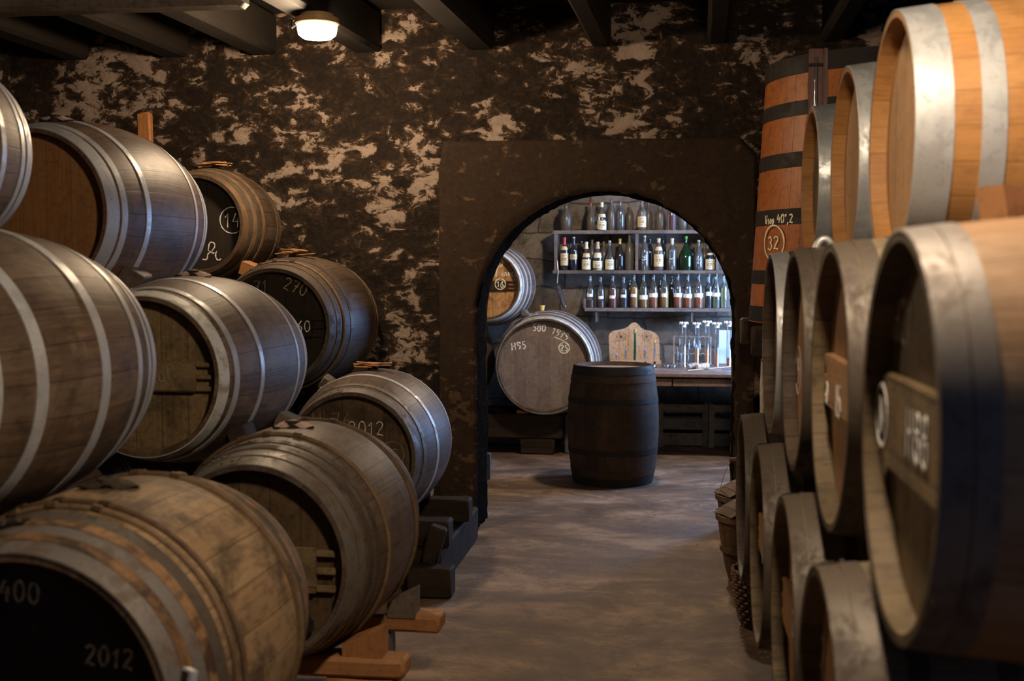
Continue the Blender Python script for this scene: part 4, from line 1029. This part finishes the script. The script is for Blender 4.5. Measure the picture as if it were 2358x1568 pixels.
def bottle(px, w_px, ytop, zbase, yb, prof, glass, label, group=None, cap=None, capm='cork', lab=None, labm='paper', liq=None, liqm='amber', shoulder=None, tilt=0, ink=False, chalk=None, seg=20, name='bottle', cat='bottle'):
    """px centre, w_px width at its depth, ytop pixel of the top, lab=(z0,z1,arc fraction, rotation)"""
    c_ = at(px, 660, Y=yb); x = c_.x; r = w_px / 2 / FPX * yb * .995; hh = at(px, ytop, Y=yb).z - zbase
    root = empty(name, (x, yb, zbase + .0005), label, cat, group, random.uniform(-.15, .15) + tilt)
    P = [(a_ * r, b_ * hh) for a_, b_ in PROF[prof]]
    caph = .0
    mb = MB(); mb.lathe([(q_[0] if q_[0] else .0008, q_[1]) for q_ in P], seg); mb.build('glass', MT[glass], root, smooth=60)
    def rad(zf):
        for (a0, b0), (a1, b1) in zip(PROF[prof], PROF[prof][1:]):
            if b0 <= zf <= b1 and b1 > b0: return (a0 + (a1 - a0) * (zf - b0) / (b1 - b0)) * r
        return r
    if liq:
        n = 8; pts = [(.0008, .012 * hh)] + [(max(rad(max(.03, liq * i / n)) - .002, .001), max(.012, liq * i / n) * hh) for i in range(n + 1)] + [(.0008, liq * hh)]
        mb = MB(); mb.lathe(pts, seg); mb.build('spirit', MT[liqm], root, smooth=60)
    nr = rad(.97)
    if cap == 'cork':
        mb = MB(); mb.lathe([(nr * .8, .96 * hh), (nr * .85, 1.03 * hh), (nr * .6, 1.045 * hh), (.0005, 1.045 * hh)], 12); mb.build('cork', MT[capm], root)
    elif cap:
        z0 = 1 - cap; pts = [(rad(min(.995, z0 + cap * i / 6)) + .0015, (z0 + cap * i / 6) * hh) for i in range(7)] + [(.0005, 1.008 * hh)]
        mb = MB(); mb.lathe(pts, 14); mb.build('capsule', MT[capm], root)
    def wrap(z0, z1, half, a_c, mat, nm, par, d=.0012, zr=0):
        rows = []
        for i in range(3):
            zf = z0 + (z1 - z0) * i / 2
            rows.append([Vector(((rad(zf) + d) * math.sin(a_c + half * s_ / 6), -(rad(zf) + d) * math.cos(a_c + half * s_ / 6), (zf + zr * s_ / 6) * hh)) for s_ in range(-6, 7)])
        mb = MB(); mb.grid(rows); return mb.build(nm, mat, par, smooth=80)
    if lab:
        lo = wrap(lab[0], lab[1], lab[2], lab[3] if len(lab) > 3 else .0, MT[labm], 'label', root, .0012, lab[4] if len(lab) > 4 else 0)
        if ink:
            zc, zw = (lab[0] + lab[1]) / 2, (lab[1] - lab[0])
            st = [[(-.35, .28), (-.1, .3), (.15, .28), (.35, .3)], arc(0, 0, .16, .12, 0, 360, 10), arc(-.26, -.0, .09, .1, 40, 300, 8), arc(.26, .0, .09, .1, 240, -60, 8), [(-.36, -.28), (0, -.26), (.36, -.29)]]
            mb = MB(); rr = rad(zc) + .0018
            stroke_mesh(mb, [[(a_ * r * 1.5, b_ * zw * hh) for a_, b_ in q_] for q_ in st], .0045, lambda u, v, l: Vector(((rr + l) * math.sin(u / rr), -(rr + l) * math.cos(u / rr), zc * hh + v)), .0004)
            mb.build('printing', MT['ink'], lo, None, 0)
    if shoulder: wrap(shoulder[0], shoulder[1], 1.0, 0, MT[shoulder[2]], 'neck_label', root, .0015)
    if chalk:
        st, _w = text_strokes(list(chalk), .045); st = rot2(st, 90 if len(chalk) > 1 else 0); mb = MB(); zc = .32; rr = r + .001
        stroke_mesh(mb, st, .0055, lambda u, v, l: Vector(((rr + l) * math.sin(u / rr), -(rr + l) * math.cos(u / rr), zc * hh + v)), .0005)
        mb.build('chalk_writing', MT['chalk'], root, None, 0)
    return root
ORD = ['first', 'second', 'third', 'fourth', 'fifth', 'sixth', 'seventh', 'eighth', 'ninth', 'tenth', 'eleventh', 'twelfth', 'thirteenth', 'fourteenth', 'fifteenth']
ZC, ZB, ZA = zC, zB, zA
LOW = [  # px, ytop, liquid, mat, label z, wide, profile, colour words
 (1359, 637, .24, 'red', (.36, .46, .62, -.1), 'cognac', 'small tilted label, dark red dregs'), (1383, 639, .24, 'red', (.30, .40, .62, .1), 'cognac', 'square label near its foot, reddish spirit'),
 (1411, 636, .55, 'brown', (.30, .40, .62, 0), 'cognac', 'square label, brown spirit'), (1436, 639, .5, 'purple', (.35, .45, .62, 0), 'cognac', 'square label, almost black liquid'),
 (1460, 634, .65, 'gold', (.34, .44, .62, 0), 'cognac', 'square label, golden spirit in its foot'), (1482, 634, .42, 'gold', (.27, .40, 1.15, .1), 'cognac', 'wide low label, golden spirit'),
 (1505, 634, .5, 'amber', (.34, .46, 1.25, 0), 'cognac', 'wide label, amber spirit'), (1530, 633, .5, 'gold', (.34, .45, .65, 0), 'cognac', 'square label, yellow spirit'),
 (1561, 633, .46, 'amber', (.34, .46, 1.25, 0), 'cognac', 'wide label just above amber spirit'), (1584, 633, .4, 'amber', (.32, .44, 1.25, 0), 'cognac', 'wide label and gold amber foot'),
 (1609, 632, .47, 'amber', (.33, .45, 1.25, 0), 'cognac', 'wide label below dark amber level'), (1632, 632, .6, 'purple', (.38, .50, .9, .1), 'tall', 'high white label, black liquid, narrow shape'),
 (1649, 631, .4, 'clear', (.35, .46, 1.25, 0), 'cognac', 'wide label, nearly colourless spirit'), (1667, 631, .62, 'clear', None, 'tall', 'no label, pale yellow spirit')]
for i, (px, yt, lq, lm, lb, pf, words) in enumerate(LOW):
    bottle(px, 20 if pf == 'cognac' else 17, yt + 2, ZC, 10.99, pf, 'glass_clear', '%s bottle from the left on the lower shelf: %s' % (ORD[i], words), 'spirit bottles on the lower shelf',
           'cork', 'cork_grey', lb, 'paper', lq, lm)
bottle(1547, 15, 640, ZC, 11.1, 'cognac', 'glass_dark', 'dark bottle standing behind the lower shelf row', 'spirit bottles on the lower shelf', 'cork', 'cork_pale')
for px in (1450, 1520): bottle(px, 15, 642, ZC, 11.12, 'cognac', 'glass_smoky', 'dim smoky bottle behind the %s bottle of the lower shelf' % ('fifth' if px < 1500 else 'eighth'), 'spirit bottles on the lower shelf')
g2 = 'old bottles in the boxed shelf'
MIDD = [(1299.5, 18.5, 547, 'tall', 'glass_smoky', dict(cap=.22, capm='wax_red', lab=(.15, .52, 1.2), labm='paper_old', ink=True, shoulder=(.62, .73, 'paper_old')), 'red-capsuled bottle with big aged label at the left end of the boxed shelf'),
 (1321, 17.5, 549, 'tall', 'glass_smoky', dict(cap='cork', capm='cork_pale', lab=(.34, .50, 1.2), labm='paper_old', liq=.55, liqm='purple', ink=True), 'dark-filled bottle with short label right of the red-capsuled one'),
 (1350, 21, 557, 'slope', 'glass_clear', dict(cap=.24, capm='paper_cream', lab=(.03, .38, 1.25), labm='paper_cream', ink=True, shoulder=(.46, .60, 'paper_old')), 'round-shouldered bottle with cream crest label and collar, left compartment'),
 (1376, 22, 557, 'slope', 'glass_clear', dict(cap=.24, capm='cork_pale', lab=(.0, .33, 1.25), labm='paper_cream', ink=True, shoulder=(.44, .62, 'paper_cream')), 'bottle with slightly tilted cream crest label, middle of left compartment'),
 (1403.5, 21, 557, 'slope', 'glass_clear', dict(cap='cork', capm='cork_pale', lab=(.03, .38, 1.25), labm='paper_cream', ink=True), 'bottle with plain handwritten cream label'),
 (1427, 20, 550, 'slope', 'glass_smoky', dict(cap=.17, capm='wax_gold'), 'unlabelled dark bottle with gold foil neck'),
 (1449, 21, 541, 'cognac', 'glass_dusty', dict(), 'brown dusty unlabelled bottle beside the divider'),
 (1484, 20, 546, 'cognac', 'glass_greydust', dict(cap='cork', capm='cork_pale', chalk='196'), 'grey dusty bottle with white writing right of the divider'),
 (1516, 22, 549, 'cognac', 'glass_dusty', dict(cap=.13, capm='cork_pale', lab=(.12, .50, 1.25), labm='paper_old', ink=True, shoulder=(.62, .74, 'paper_old')), 'dusty bottle with torn orange-stained label'),
 (1547, 19, 549, 'tall', 'glass_greydust', dict(cap=.18, capm='cork_pale', chalk='1R'), 'slim grey bottle chalked vertically'),
 (1579, 33, 544, 'jug', 'glass_green', dict(cap=.08, capm='wax_green', liq=.36, liqm='purple'), 'large green wide-bellied bottle with green cap'),
 (1608, 22, 556, 'slope', 'glass_greydust', dict(cap='cork', capm='cork_pale', chalk='2'), 'grey bottle with white scrawl right of the green one'),
 (1635, 22, 562, 'slope', 'glass_smoky', dict(cap=.1, capm='wax_gold', lab=(.03, .42, 1.25), labm='paper_cream', ink=True, shoulder=(.58, .66, 'paper_cream')), 'cream-labelled bottle at the right end of the boxed shelf')]
for px, wd, yt, pf, gl, kw, lab in MIDD:
    bottle(px, wd, yt, ZB, 10.99 if wd < 25 else 11.02, pf, gl, lab, g2, **kw)
for px, wd, yt, pf, wds in ((1312, 12, 558, 'tall', 'the red-capsuled bottle'), (1339, 17, 555, 'tall', 'the short-labelled bottle'), (1363, 20, 552, 'cognac', 'the first crest-labelled bottle'), (1390, 21, 556, 'cognac', 'the handwritten-labelled bottle'), (1496, 17, 550, 'cognac', 'the grey bottle right of the divider'), (1526, 15, 550, 'cognac', 'the torn-labelled bottle'), (1592, 15, 560, 'tall', 'the green bottle'), (1622, 18, 563, 'cognac', 'the cream-labelled right end bottle')):
    bottle(px, wd, yt, ZB, 11.12, pf, 'glass_dark' if wd < 18 else 'glass_dusty', 'dim bottle standing just behind %s' % wds, g2)
g3 = 'old bottles on top of the boxed shelf'
TOP = [(1303, 28, 473, 'cognac', 'glass_dusty', dict(), 'wide dust-grey demijohn at the left end of the top shelf', 11.06),
 (1360, 20, 467, 'slope', 'glass_dusty', dict(cap=.06, capm='wax_red'), 'dusty bottle with a red top on the top shelf', 11.03),
 (1385, 21.5, 466, 'slope', 'glass_clear', dict(cap=.17, capm='paper_cream', lab=(.02, .34, 1.25, 0, -.02), labm='paper_cream', ink=True, shoulder=(.46, .58, 'paper_old')), 'clear bottle with slanting cream label on the top shelf', 10.98),
 (1407, 20, 459, 'cognac', 'glass_dusty', dict(), 'tall dusty bottle right of the slanting-label bottle', 11.03),
 (1428, 20, 462, 'tall', 'glass_greydust', dict(), 'tall grey bottle with clear neck on the top shelf', 11.02),
 (1449, 18, 470, 'cognac', 'glass_dusty', dict(), 'brownish dusty bottle in the middle of the top shelf', 11.08),
 (1477, 20.5, 462, 'tall', 'glass_dusty', dict(lab=(.10, .46, 1.25), labm='paper_old', ink=True), 'dusty bottle with large orange label on the top shelf', 10.99),
 (1492, 18, 465, 'cognac', 'glass_dusty', dict(), 'dusty bottle half behind the orange-labelled one', 11.1),
 (1519, 22, 470, 'tall', 'glass_dusty', dict(), 'broad dusty bottle on the right of the top shelf', 11.04),
 (1546, 21, 468, 'cyl', 'glass_clear', dict(liq=.75, liqm='red'), 'graduated glass cylinder among the bottles on the top shelf', 10.99),
 (1571, 20, 478, 'cognac', 'glass_dusty', dict(), 'dusty bottle right of the graduated cylinder', 11.05),
 (1592, 20, 480, 'cognac', 'glass_dusty', dict(), 'last dusty bottle under the curve of the arch', 11.05)]
for px, wd, yt, pf, gl, kw, lab, yy in TOP: bottle(px, wd, yt, ZA, yy, pf, gl, lab, g3, **kw)

# table
TZ = .74; ty0, ty1 = at(1600, 862, Z=TZ).y, 11.12; tx0, tx1 = -.56, 1.5
tb = empty('work_table', ((tx0 + tx1) / 2, (ty0 + ty1) / 2, 0), 'worn brown wooden work table with drawers behind the upright barrel', 'table')
M_ = Matrix.Translation((-(tx0 + tx1) / 2, -(ty0 + ty1) / 2, 0))
mb = MB(); bx(mb, tx0, tx1, ty0, ty1, TZ - .028, TZ, .006); mb.build('tabletop', MT['table_wood'], tb, M_)
mb = MB(); bx(mb, tx0 + .04, tx1 - .04, ty0 + .06, ty1 - .05, TZ - .11, TZ - .03); mb.build('apron', MT['beam_dark'], tb, M_)
x_m = at(1550, 875, Y=ty0 + .04).x
for x0, x1, dz in ((tx0 + .06, x_m - .012, .012), (x_m, 1.1, 0)):
    mb = MB(); bx(mb, x0, x1, ty0 + .035 - dz * .5, ty0 + .07, TZ - .105, TZ - .042 + dz * 0, .003); mb.build('drawer', MT['table_wood'], tb, M_)
for x in (tx0 + .08, tx1 - .08):
    for y in (ty0 + .12, ty1 - .1):
        mb = MB(); bx(mb, x - .03, x + .03, y - .03, y + .03, 0, TZ - .11); mb.build('leg', MT['beam_dark'], tb, M_)
# crates below the table
cY = 10.72
def crate(pxa, pxb, ytop, label):
    xa, xb = at(pxa, 1000, Y=cY).x, at(pxb, 1000, Y=cY).x; zt2 = at(1600, ytop, Y=cY).z
    r = empty('bottle_crate', ((xa + xb) / 2, cY + .17, 0), label, 'crate'); M2 = Matrix.Translation((-(xa + xb) / 2, -cY - .17, 0))
    for x in (xa + .025, xb - .025):
        mb = MB(); bx(mb, x - .025, x + .025, cY, cY + .03, 0, zt2); mb.build('post', MT['crate_wood'], r, M2)
    for (ya, yb2) in ((932, 948), (965, 990), (998, 1026)):
        z1, z0 = at(1600, ya, Y=cY).z, at(1600, yb2, Y=cY).z
        mb = MB(); bx(mb, xa + .01, xb - .01, cY + .012, cY + .028, max(z0, .005), z1); mb.build('slat', MT['crate_wood'], r, M2)
        mb = MB(); bx(mb, xa + .01, xb - .01, cY + .31, cY + .325, max(z0, .005), z1); mb.build('slat', MT['crate_wood'], r, M2)
    for x in (xa + .012, xb - .012):
        mb = MB(); bx(mb, x - .012, x + .012, cY + .03, cY + .31, .03, zt2 - .01); mb.build('side_panel', MT['crate_wood'], r, M2)
    mb = MB(); bx(mb, xa + .02, xb - .02, cY + .03, cY + .31, .01, .025); mb.build('bottom', MT['crate_wood'], r, M2)
    # dark bottles lying inside
    n = 4; 
    for k in range(n):
        x = xa + .06 + (xb - xa - .12) * k / (n - 1)
        rr = empty('wine_bottle', (x, cY + .17, .027), 'dark bottle lying in the %s, %s from the left' % (label.split(' under')[0], ORD[k]), 'bottle', 'dark bottles lying in the crates')
        m3 = Matrix.Translation((0, .13, .04)) @ Matrix.Rotation(PI / 2, 4, 'X'); mb = MB(); mb.lathe([(a_ * .036 + .0005, b_ * .26) for a_, b_ in PROF['tall']], 14, m3); mb.build('glass', MT['glass_dark'], rr)
crate(1514, 1630, 930, 'left grey slatted crate under the work table')
crate(1632, 1750, 930, 'right grey slatted crate under the work table')
# stillage of the back barrels
xa = at(1110, 980, Y=10.15).x; xb = at(1303, 980, Y=10.15).x
zq = p_z = None
pc = at(1252, 843, Y=10.0)
zt3 = pc.z - .43
beam('support_beam', ((-3.0 + xb) / 2 + .1, 10.2, zt3 - .11), (xb + 2.75, .14, .21), MT['beam_dark'], 'heavy dark beam under the front of the chalked back room barrel')
beam('support_beam', ((-3.0 + xb) / 2 + .1, 10.75, zt3 - .11), (xb + 2.75, .14, .21), MT['beam_dark'], 'heavy dark beam under the rear of the chalked back room barrel')
hp_ = zt3 - .216
for y, s_ in ((10.2, 'front'), (10.75, 'rear')):
    for x, s2 in ((xb - .25, 'right'), (-2.4, 'left')): beam('support_block', (x, y, hp_ / 2), (.3, .14, hp_ - .002), MT['beam_dark'], '%s block under the %s back room beam' % (s2, s_), 'block')
pl = at(1306, 1045, Z=0); zz = at(1306, 955, Y=pl.y).z
beam('post', (pl.x, pl.y + .03, zz / 2), (.055, .05, zz), MT['crate_wood'], 'grey upright post beside the chalked back room barrel', 'post')
chk = at(1290, 1165 - 0, Z=0)
beam('wooden_chock', (at(1205, 950, Y=10.2).x, 10.2, zt3 + .015), (.11, .1, .03), MT['beam_orange'], 'reddish chock under the chalked back room barrel', 'chock')
pw = at(1208, 722, Y=10.3); beam('wooden_chock', (pw.x, 10.3, pw.z), (.07, .1, .06), MT['crate_wood'], 'grey chock between the two back room barrels', 'chock', rot=(0, -.6, 0))
# yellow stopper on the barrel
ps = at(1248, 707, Y=10.42); mb = MB(); mb.lathe([(.018, 0), (.027, .045), (.001, .046)], 16)
o = mb.build('barrel_stopper', MT['cork_yellow'], None); o.location = (ps.x, 10.42, pc.z + .462); tag(o, 'yellow stopper standing on the chalked back room barrel', 'stopper')
# wine thief
t0, t1 = at(1283, 652, Y=10.85), at(1302, 711, Y=10.75)
mb = MB(); n = 14; pts = [t0.lerp(t1, k / n) for k in range(n + 1)]
mb.tube(pts, [.004, .012, .02, .021, .021, .021, .021, .021, .021, .021, .021, .021, .02, .014, .006], 12)
tag(mb.build('glass_wine_thief', MT['glass_clear'], smooth=60), 'glass sampling tube hanging slanted left of the lower shelf', 'sampler')
mb = MB(); a_ = at(1283, 600, Y=10.9); mb.tube([a_, a_.lerp(t0, .5) + Vector((.01, 0, 0)), t0], .004, 6)
tag(mb.build('hanging_wire', MT['wire']), 'thin wire hanging from the boxed shelf above the glass sampling tube', 'wire')

# display board with vials
bY = 10.86
def zpt(x, y, Y=bY): return at(1380 + .1315 * x, 730 + .1315 * y, Y=Y)
ol = [(185, 800), (165, 340), (180, 290), (230, 245), (330, 225), (430, 205), (500, 170), (550, 120), (585, 100), (615, 94), (645, 102), (680, 130), (730, 190), (800, 225), (900, 245), (985, 285), (1035, 345), (1052, 440), (1060, 800)]
P3 = [zpt(x, y) for x, y in ol]
bcx = (P3[0].x + P3[-1].x) / 2; bz0 = TZ + .001
db = empty('display_board', (bcx, bY, bz0), 'light wooden display board with pointed top holding small vials on the table', 'display board')
outl = [(q_.x - bcx, q_.z - bz0) for q_ in P3]; outl[0] = (outl[0][0], .0); outl[-1] = (outl[-1][0], .0)
mb = MB(); mb.prism(outl[::-1], 0, .018); mb.build('back_panel', MT['board_wood'], db, None, 30)
za, zb2 = zpt(200, 728).z - bz0, .0; xa2, xb2 = zpt(205, 760).x - bcx, zpt(1085, 760).x - bcx
za = .085 if za < .03 or za > .14 else za
mb = MB(); bx(mb, xa2, xb2, -.06, -.001, 0, za * .75, .004); mb.build('ledge', MT['board_wood'], db)
for zx in (307, 472, 632, 812, 972):
    xx = zpt(zx, 770).x - bcx; mb = MB(); mb.lathe([(.0005, 0), (.011, 0), (.011, .002), (.0005, .002)], 16, Matrix.Translation((xx, -.0602, za * .38)) @ Matrix.Rotation(PI / 2, 4, 'X')); mb.build('hole_shade', MT['void'], db)  # flat black discs stand in for the shade inside the ledge holes
for zx, zy in ((382, 345), (830, 340)):
    q_ = zpt(zx, zy); st = [arc(0, 0, .043, .043, 0, 360, 26)]
    for k in range(6):
        a_ = PI / 3 * k; e_ = (.04 * math.cos(a_), .04 * math.sin(a_)); nx, nz = -math.sin(a_) * .008, math.cos(a_) * .008
        st.append([(0, 0), (e_[0] / 2 + nx, e_[1] / 2 + nz), e_, (e_[0] / 2 - nx, e_[1] / 2 - nz), (0, 0)])
    mb = MB(); stroke_mesh(mb, [[(u + q_.x - bcx, v + q_.z - bz0) for u, v in s_] for s_ in st], .003, lambda x, z, l: Vector((x, -.0003 - l, z)), .0005)
    mb.build('rosette', MT['hoop_rust'], db, None, 0)
zl = bz0 + za * .75
for zx, ztop, wd, gl, lab, cp in ((300, 600, 46, 'glass_clear', 'smallest clear vial at the left of the display board', None), (460, 505, 54, 'glass_clear', 'round-ended clear vial second on the display board', None),
        (622, 232, 60, 'glass_green', 'tall green glass tube in the middle of the display board', 'wax_gold'), (800, 505, 54, 'glass_clear', 'clear vial right of the green tube', None), (965, 415, 44, 'glass_clear', 'corked slim vial at the right of the display board', 'cork_yellow')):
    q0 = zpt(zx, 700, bY - .03); hh = zpt(zx, ztop, bY - .03).z - zl; r_ = wd * .1315 / 2 / FPX * bY
    v = empty('glass_vial', (q0.x, bY - .03, zl), lab, 'vial', 'vials on the display board')
    mb = MB(); mb.lathe([(.0005, 0), (r_ * .7, .002), (r_, hh * .2), (r_ * .92, hh * .55), (r_ * .6, hh * .82), (r_ * .5, hh * .95), (r_ * .55, hh)] if gl != 'glass_green' else [(.0005, 0), (r_, .002), (r_, hh * .6), (r_ * .8, hh * .72), (r_ * .72, hh * .95), (r_ * .85, hh)], 14); mb.build('glass', MT[gl], v, smooth=60)
    if cp: mb = MB(); mb.lathe([(r_ * .7, hh * .9), (r_ * .9, hh), (r_ * .9, hh * 1.04), (.0005, hh * 1.04)], 12); mb.build('stopper', MT[cp], v)

# wire rack with hydrometers
rk = [at(1380 + .1315 * x, 730 + .1315 * y, Y=10.9) for x, y in ((1310, 345), (1955, 345), (1955, 820), (1310, 820))]
rx0, rx1, rz1 = rk[0].x, rk[1].x, rk[0].z
r = empty('hydrometer_rack', ((rx0 + rx1) / 2, 10.9, TZ + .001), 'wire rack holding slender hydrometers on the table', 'rack')
M_ = Matrix.Translation((-(rx0 + rx1) / 2, -10.9, -TZ - .001))
mb = MB(); mb.box(((rx0 + rx1) / 2, 10.93, TZ + .006), (rx1 - rx0 + .02, .08, .01)); mb.build('base', MT['wire'], r, M_)
for x in (rx0, rx1): mb = MB(); mb.box((x, 10.93, (rz1 + TZ) / 2), (.012, .012, rz1 - TZ)); mb.build('upright', MT['wire'], r, M_)
for zf in (1.0, .38):
    z = TZ + (rz1 - TZ) * zf; mb = MB(); mb.tube([Vector((rx0 + (rx1 - rx0) * k / 40, 10.93, z + .006 * math.sin(k * 1.25))) for k in range(41)], .004, 6); mb.build('holder_bar', MT['wire'], r, M_)
for i, (zx, z_t, z_b, bulb) in enumerate(((1372, 290, 700, 16), (1412, 130, 560, 22), (1570, 190, 640, 46), (1662, 140, 600, 46), (1695, 290, 620, 40), (1730, 290, 640, 30), (1758, 205, 640, 46))):
    a_, b_ = at(1380 + .1315 * zx, 730 + .1315 * z_t, Y=10.91), at(1380 + .1315 * zx, 730 + .1315 * z_b, Y=10.91)
    hh = a_.z - b_.z; rb2 = bulb * .1315 / 2 / FPX * 10.9
    v = empty('hydrometer', (a_.x, 10.905, b_.z), 'slim glass hydrometer hanging in the wire rack, %s from the left' % ORD[i], 'hydrometer', 'hydrometers in the wire rack')
    mb = MB(); mb.lathe([(.0005, 0), (rb2 * .5, .01), (rb2 * .4, hh * .08), (rb2, hh * .16), (rb2, hh * .40), (rb2 * .45, hh * .48), (.0035, hh * .56), (.003, hh), (.0005, hh)], 10); mb.build('glass', MT['glass_clear'], v, smooth=60)
    mb = MB(); mb.lathe([(.0005, hh * .17), (rb2 * .7, hh * .17), (rb2 * .7, hh * .38), (.0005, hh * .4)], 8); mb.build('paper_scale', MT['paper'], v)
# sample cylinders with crimped white caps
for i, (zx, z_t, z_b, wd, lq, mt_, lab) in enumerate(((1482, 140, 870, 72, 0, None, 'empty capped cylinder before the wire rack'), (1712, 150, 850, 70, .45, 'amber', 'capped cylinder half full of amber, third from left'), (1888, 120, 830, 74, .41, 'amber', 'tallest capped cylinder with amber spirit'),
        (2062, 150, 860, 76, .31, 'amber', 'capped cylinder with less amber right of the wire rack'), (2272, 130, 855, 78, .22, 'brown', 'capped cylinder by the door jamb with dark brown spirit'))):
    yy = 10.62 if i else 10.6
    a_ = at(1380 + .1315 * zx, 730 + .1315 * z_t, Y=yy); hh = a_.z - TZ; r_ = wd * .1315 / 2 / FPX * yy
    v = empty('sample_cylinder', (a_.x, yy, TZ + .001), lab, 'cylinder', 'capped sample cylinders on the table')
    mb = MB(); mb.lathe([(.0005, 0), (r_ * 1.25, 0), (r_ * 1.25, .006), (r_, .012), (r_, hh), (r_ * 1.05, hh + .003)], 18); mb.build('glass', MT['glass_clear'], v, smooth=60)
    if lq: mb = MB(); mb.lathe([(.0005, .014), (r_ - .002, .014), (r_ - .002, hh * lq), (.0005, hh * lq)], 16); mb.build('spirit', MT[mt_], v)
    rows = []
    for k in range(5):
        rr = [r_ * 1.08, r_ * 1.1, r_ * 1.15, r_ * 1.9, r_ * 2.2][k]; zq_ = [hh - .02, hh - .005, hh + .006, hh + .022, hh + .012][k]
        rows.append([Vector((rr * math.cos(2 * PI * j / 28), rr * math.sin(2 * PI * j / 28), zq_ + (.009 * math.sin(j * 7 * 2 * PI / 28) if k > 2 else 0))) for j in range(28)])
    rows.append([Vector((.0005 * math.cos(2 * PI * j / 28), .0005 * math.sin(2 * PI * j / 28), hh + .015)) for j in range(28)])
    mb = MB(); mb.grid(rows, True); mb.build('crimped_cap', MT['white_cap'], v, smooth=60)
# small beakers, flask
for zx, z_t, wd, lab in ((1365, 560, 60, 'small clear flask left of the empty cylinder'), (1425, 620, 60, 'low clear glass beside the empty cylinder'), (1545, 610, 60, 'small clear glass right of the empty cylinder')):
    a_ = at(1380 + .1315 * zx, 730 + .1315 * z_t, Y=10.7); r_ = wd * .1315 / 2 / FPX * 10.7; hh = a_.z - TZ
    mb = MB(); mb.lathe([(.0005, 0), (r_, 0), (r_, hh * .7), (r_ * .45, hh * .8), (r_ * .45, hh)], 16)
    o = mb.build('small_flask', MT['glass_clear'], None, smooth=60); o.location = (a_.x, 10.71 if zx != 1425 else 10.78, TZ + .001); tag(o, lab, 'flask')
# loose glass bits in front of the display board
for zx, lab in ((935, 'coiled clear glass tube lying by the display board'), (1170, 'clear glass ring lying between board and rack'), (1290, 'small clear glass bulb lying before the rack')):
    a_ = at(1380 + .1315 * zx, 845, Y=10.45); mb = MB()
    mb.tube([Vector((a_.x + .03 * math.cos(t_ * .5) * (1 + .1 * math.sin(t_)), 10.5 + .03 * math.sin(t_ * .5), TZ + .007 + .0006 * t_)) for t_ in range(26)], .0055, 6)
    tag(mb.build('glass_tube_piece', MT['glass_clear'], smooth=60), lab, 'glass tube')
for zx0, zx1, mt_, lab in ((1550, 1685, 'cork_grey', 'grey tapered stopper lying on the table, left of two'), (1710, 1900, 'cork_pale', 'pale ringed stopper lying on the table, right of two')):
    a_, b_ = at(1380 + .1315 * zx0, 847, Y=10.3), at(1380 + .1315 * zx1, 843, Y=10.36)
    a_.z = TZ + .026; b_.z = TZ + .031; mb = MB(); mb.tube([a_.lerp(b_, t_) for t_ in (0, .3, .31, .34, .35, .7, .71, .74, .75, 1)], [.022, .025, .021, .021, .026, .028, .024, .024, .029, .029], 16)
    tag(mb.build('table_stopper', MT[mt_], smooth=40), lab, 'stopper')
a_, b_ = at(1583, 853, Z=TZ + .006), at(1700, 843, Z=TZ + .006); mb = MB(); mb.tube([a_, b_], .006, 8)
tag(mb.build('wooden_stick', MT['board_wood'], smooth=60), 'long pale wooden stick lying near the table edge', 'stick')
a_, b_ = at(1664, 851, Z=TZ + .005), at(1720, 848, Z=TZ + .005); mb = MB(); mb.tube([a_, b_], .005, 8)
tag(mb.build('pen', MT['board_blue'], smooth=60), 'short dark pen lying before the wooden stick', 'pen')
# white panel
a_, b_ = at(1655, 760, Y=11.0), at(1720, 836, Y=11.0)
mb = MB(); bx(mb, a_.x, b_.x, 11.0, 11.02, TZ + .001, a_.z, .003); tag(mb.build('white_panel', MT['panel_white'], smooth=0), 'pale white panel standing behind the cylinders by the jamb', 'panel')
# small board on the left jamb
a_, b_ = at(1119, 1045, Y=7.5), at(1128, 1105, Y=7.5)
mb = MB(); bx(mb, a_.x - .02, b_.x, 7.5, 7.56, b_.z, a_.z, .003); tag(mb.build('jamb_board', MT['board_blue'], smooth=0), 'small dark grey board at the foot of the left arch jamb', 'board')

# pale strip in the near left corner
p = at(438, 1540, Y=2.25); f_ = Vector((p.x - .10, 2.12, .0))
mb = MB(); d_ = (p - f_); L0 = d_.length; rot = d_.to_track_quat('Z', 'Y').to_matrix()
mb.box((0, 0, 0), (.035, .02, L0), rot, .003)
o = mb.build('leaning_strip', MT['steel'], None, None, 0); o.location = (p + f_) / 2; o['label'] = 'pale strip leaning in the bottom left corner before the nearest barrel'; o['category'] = 'strip'
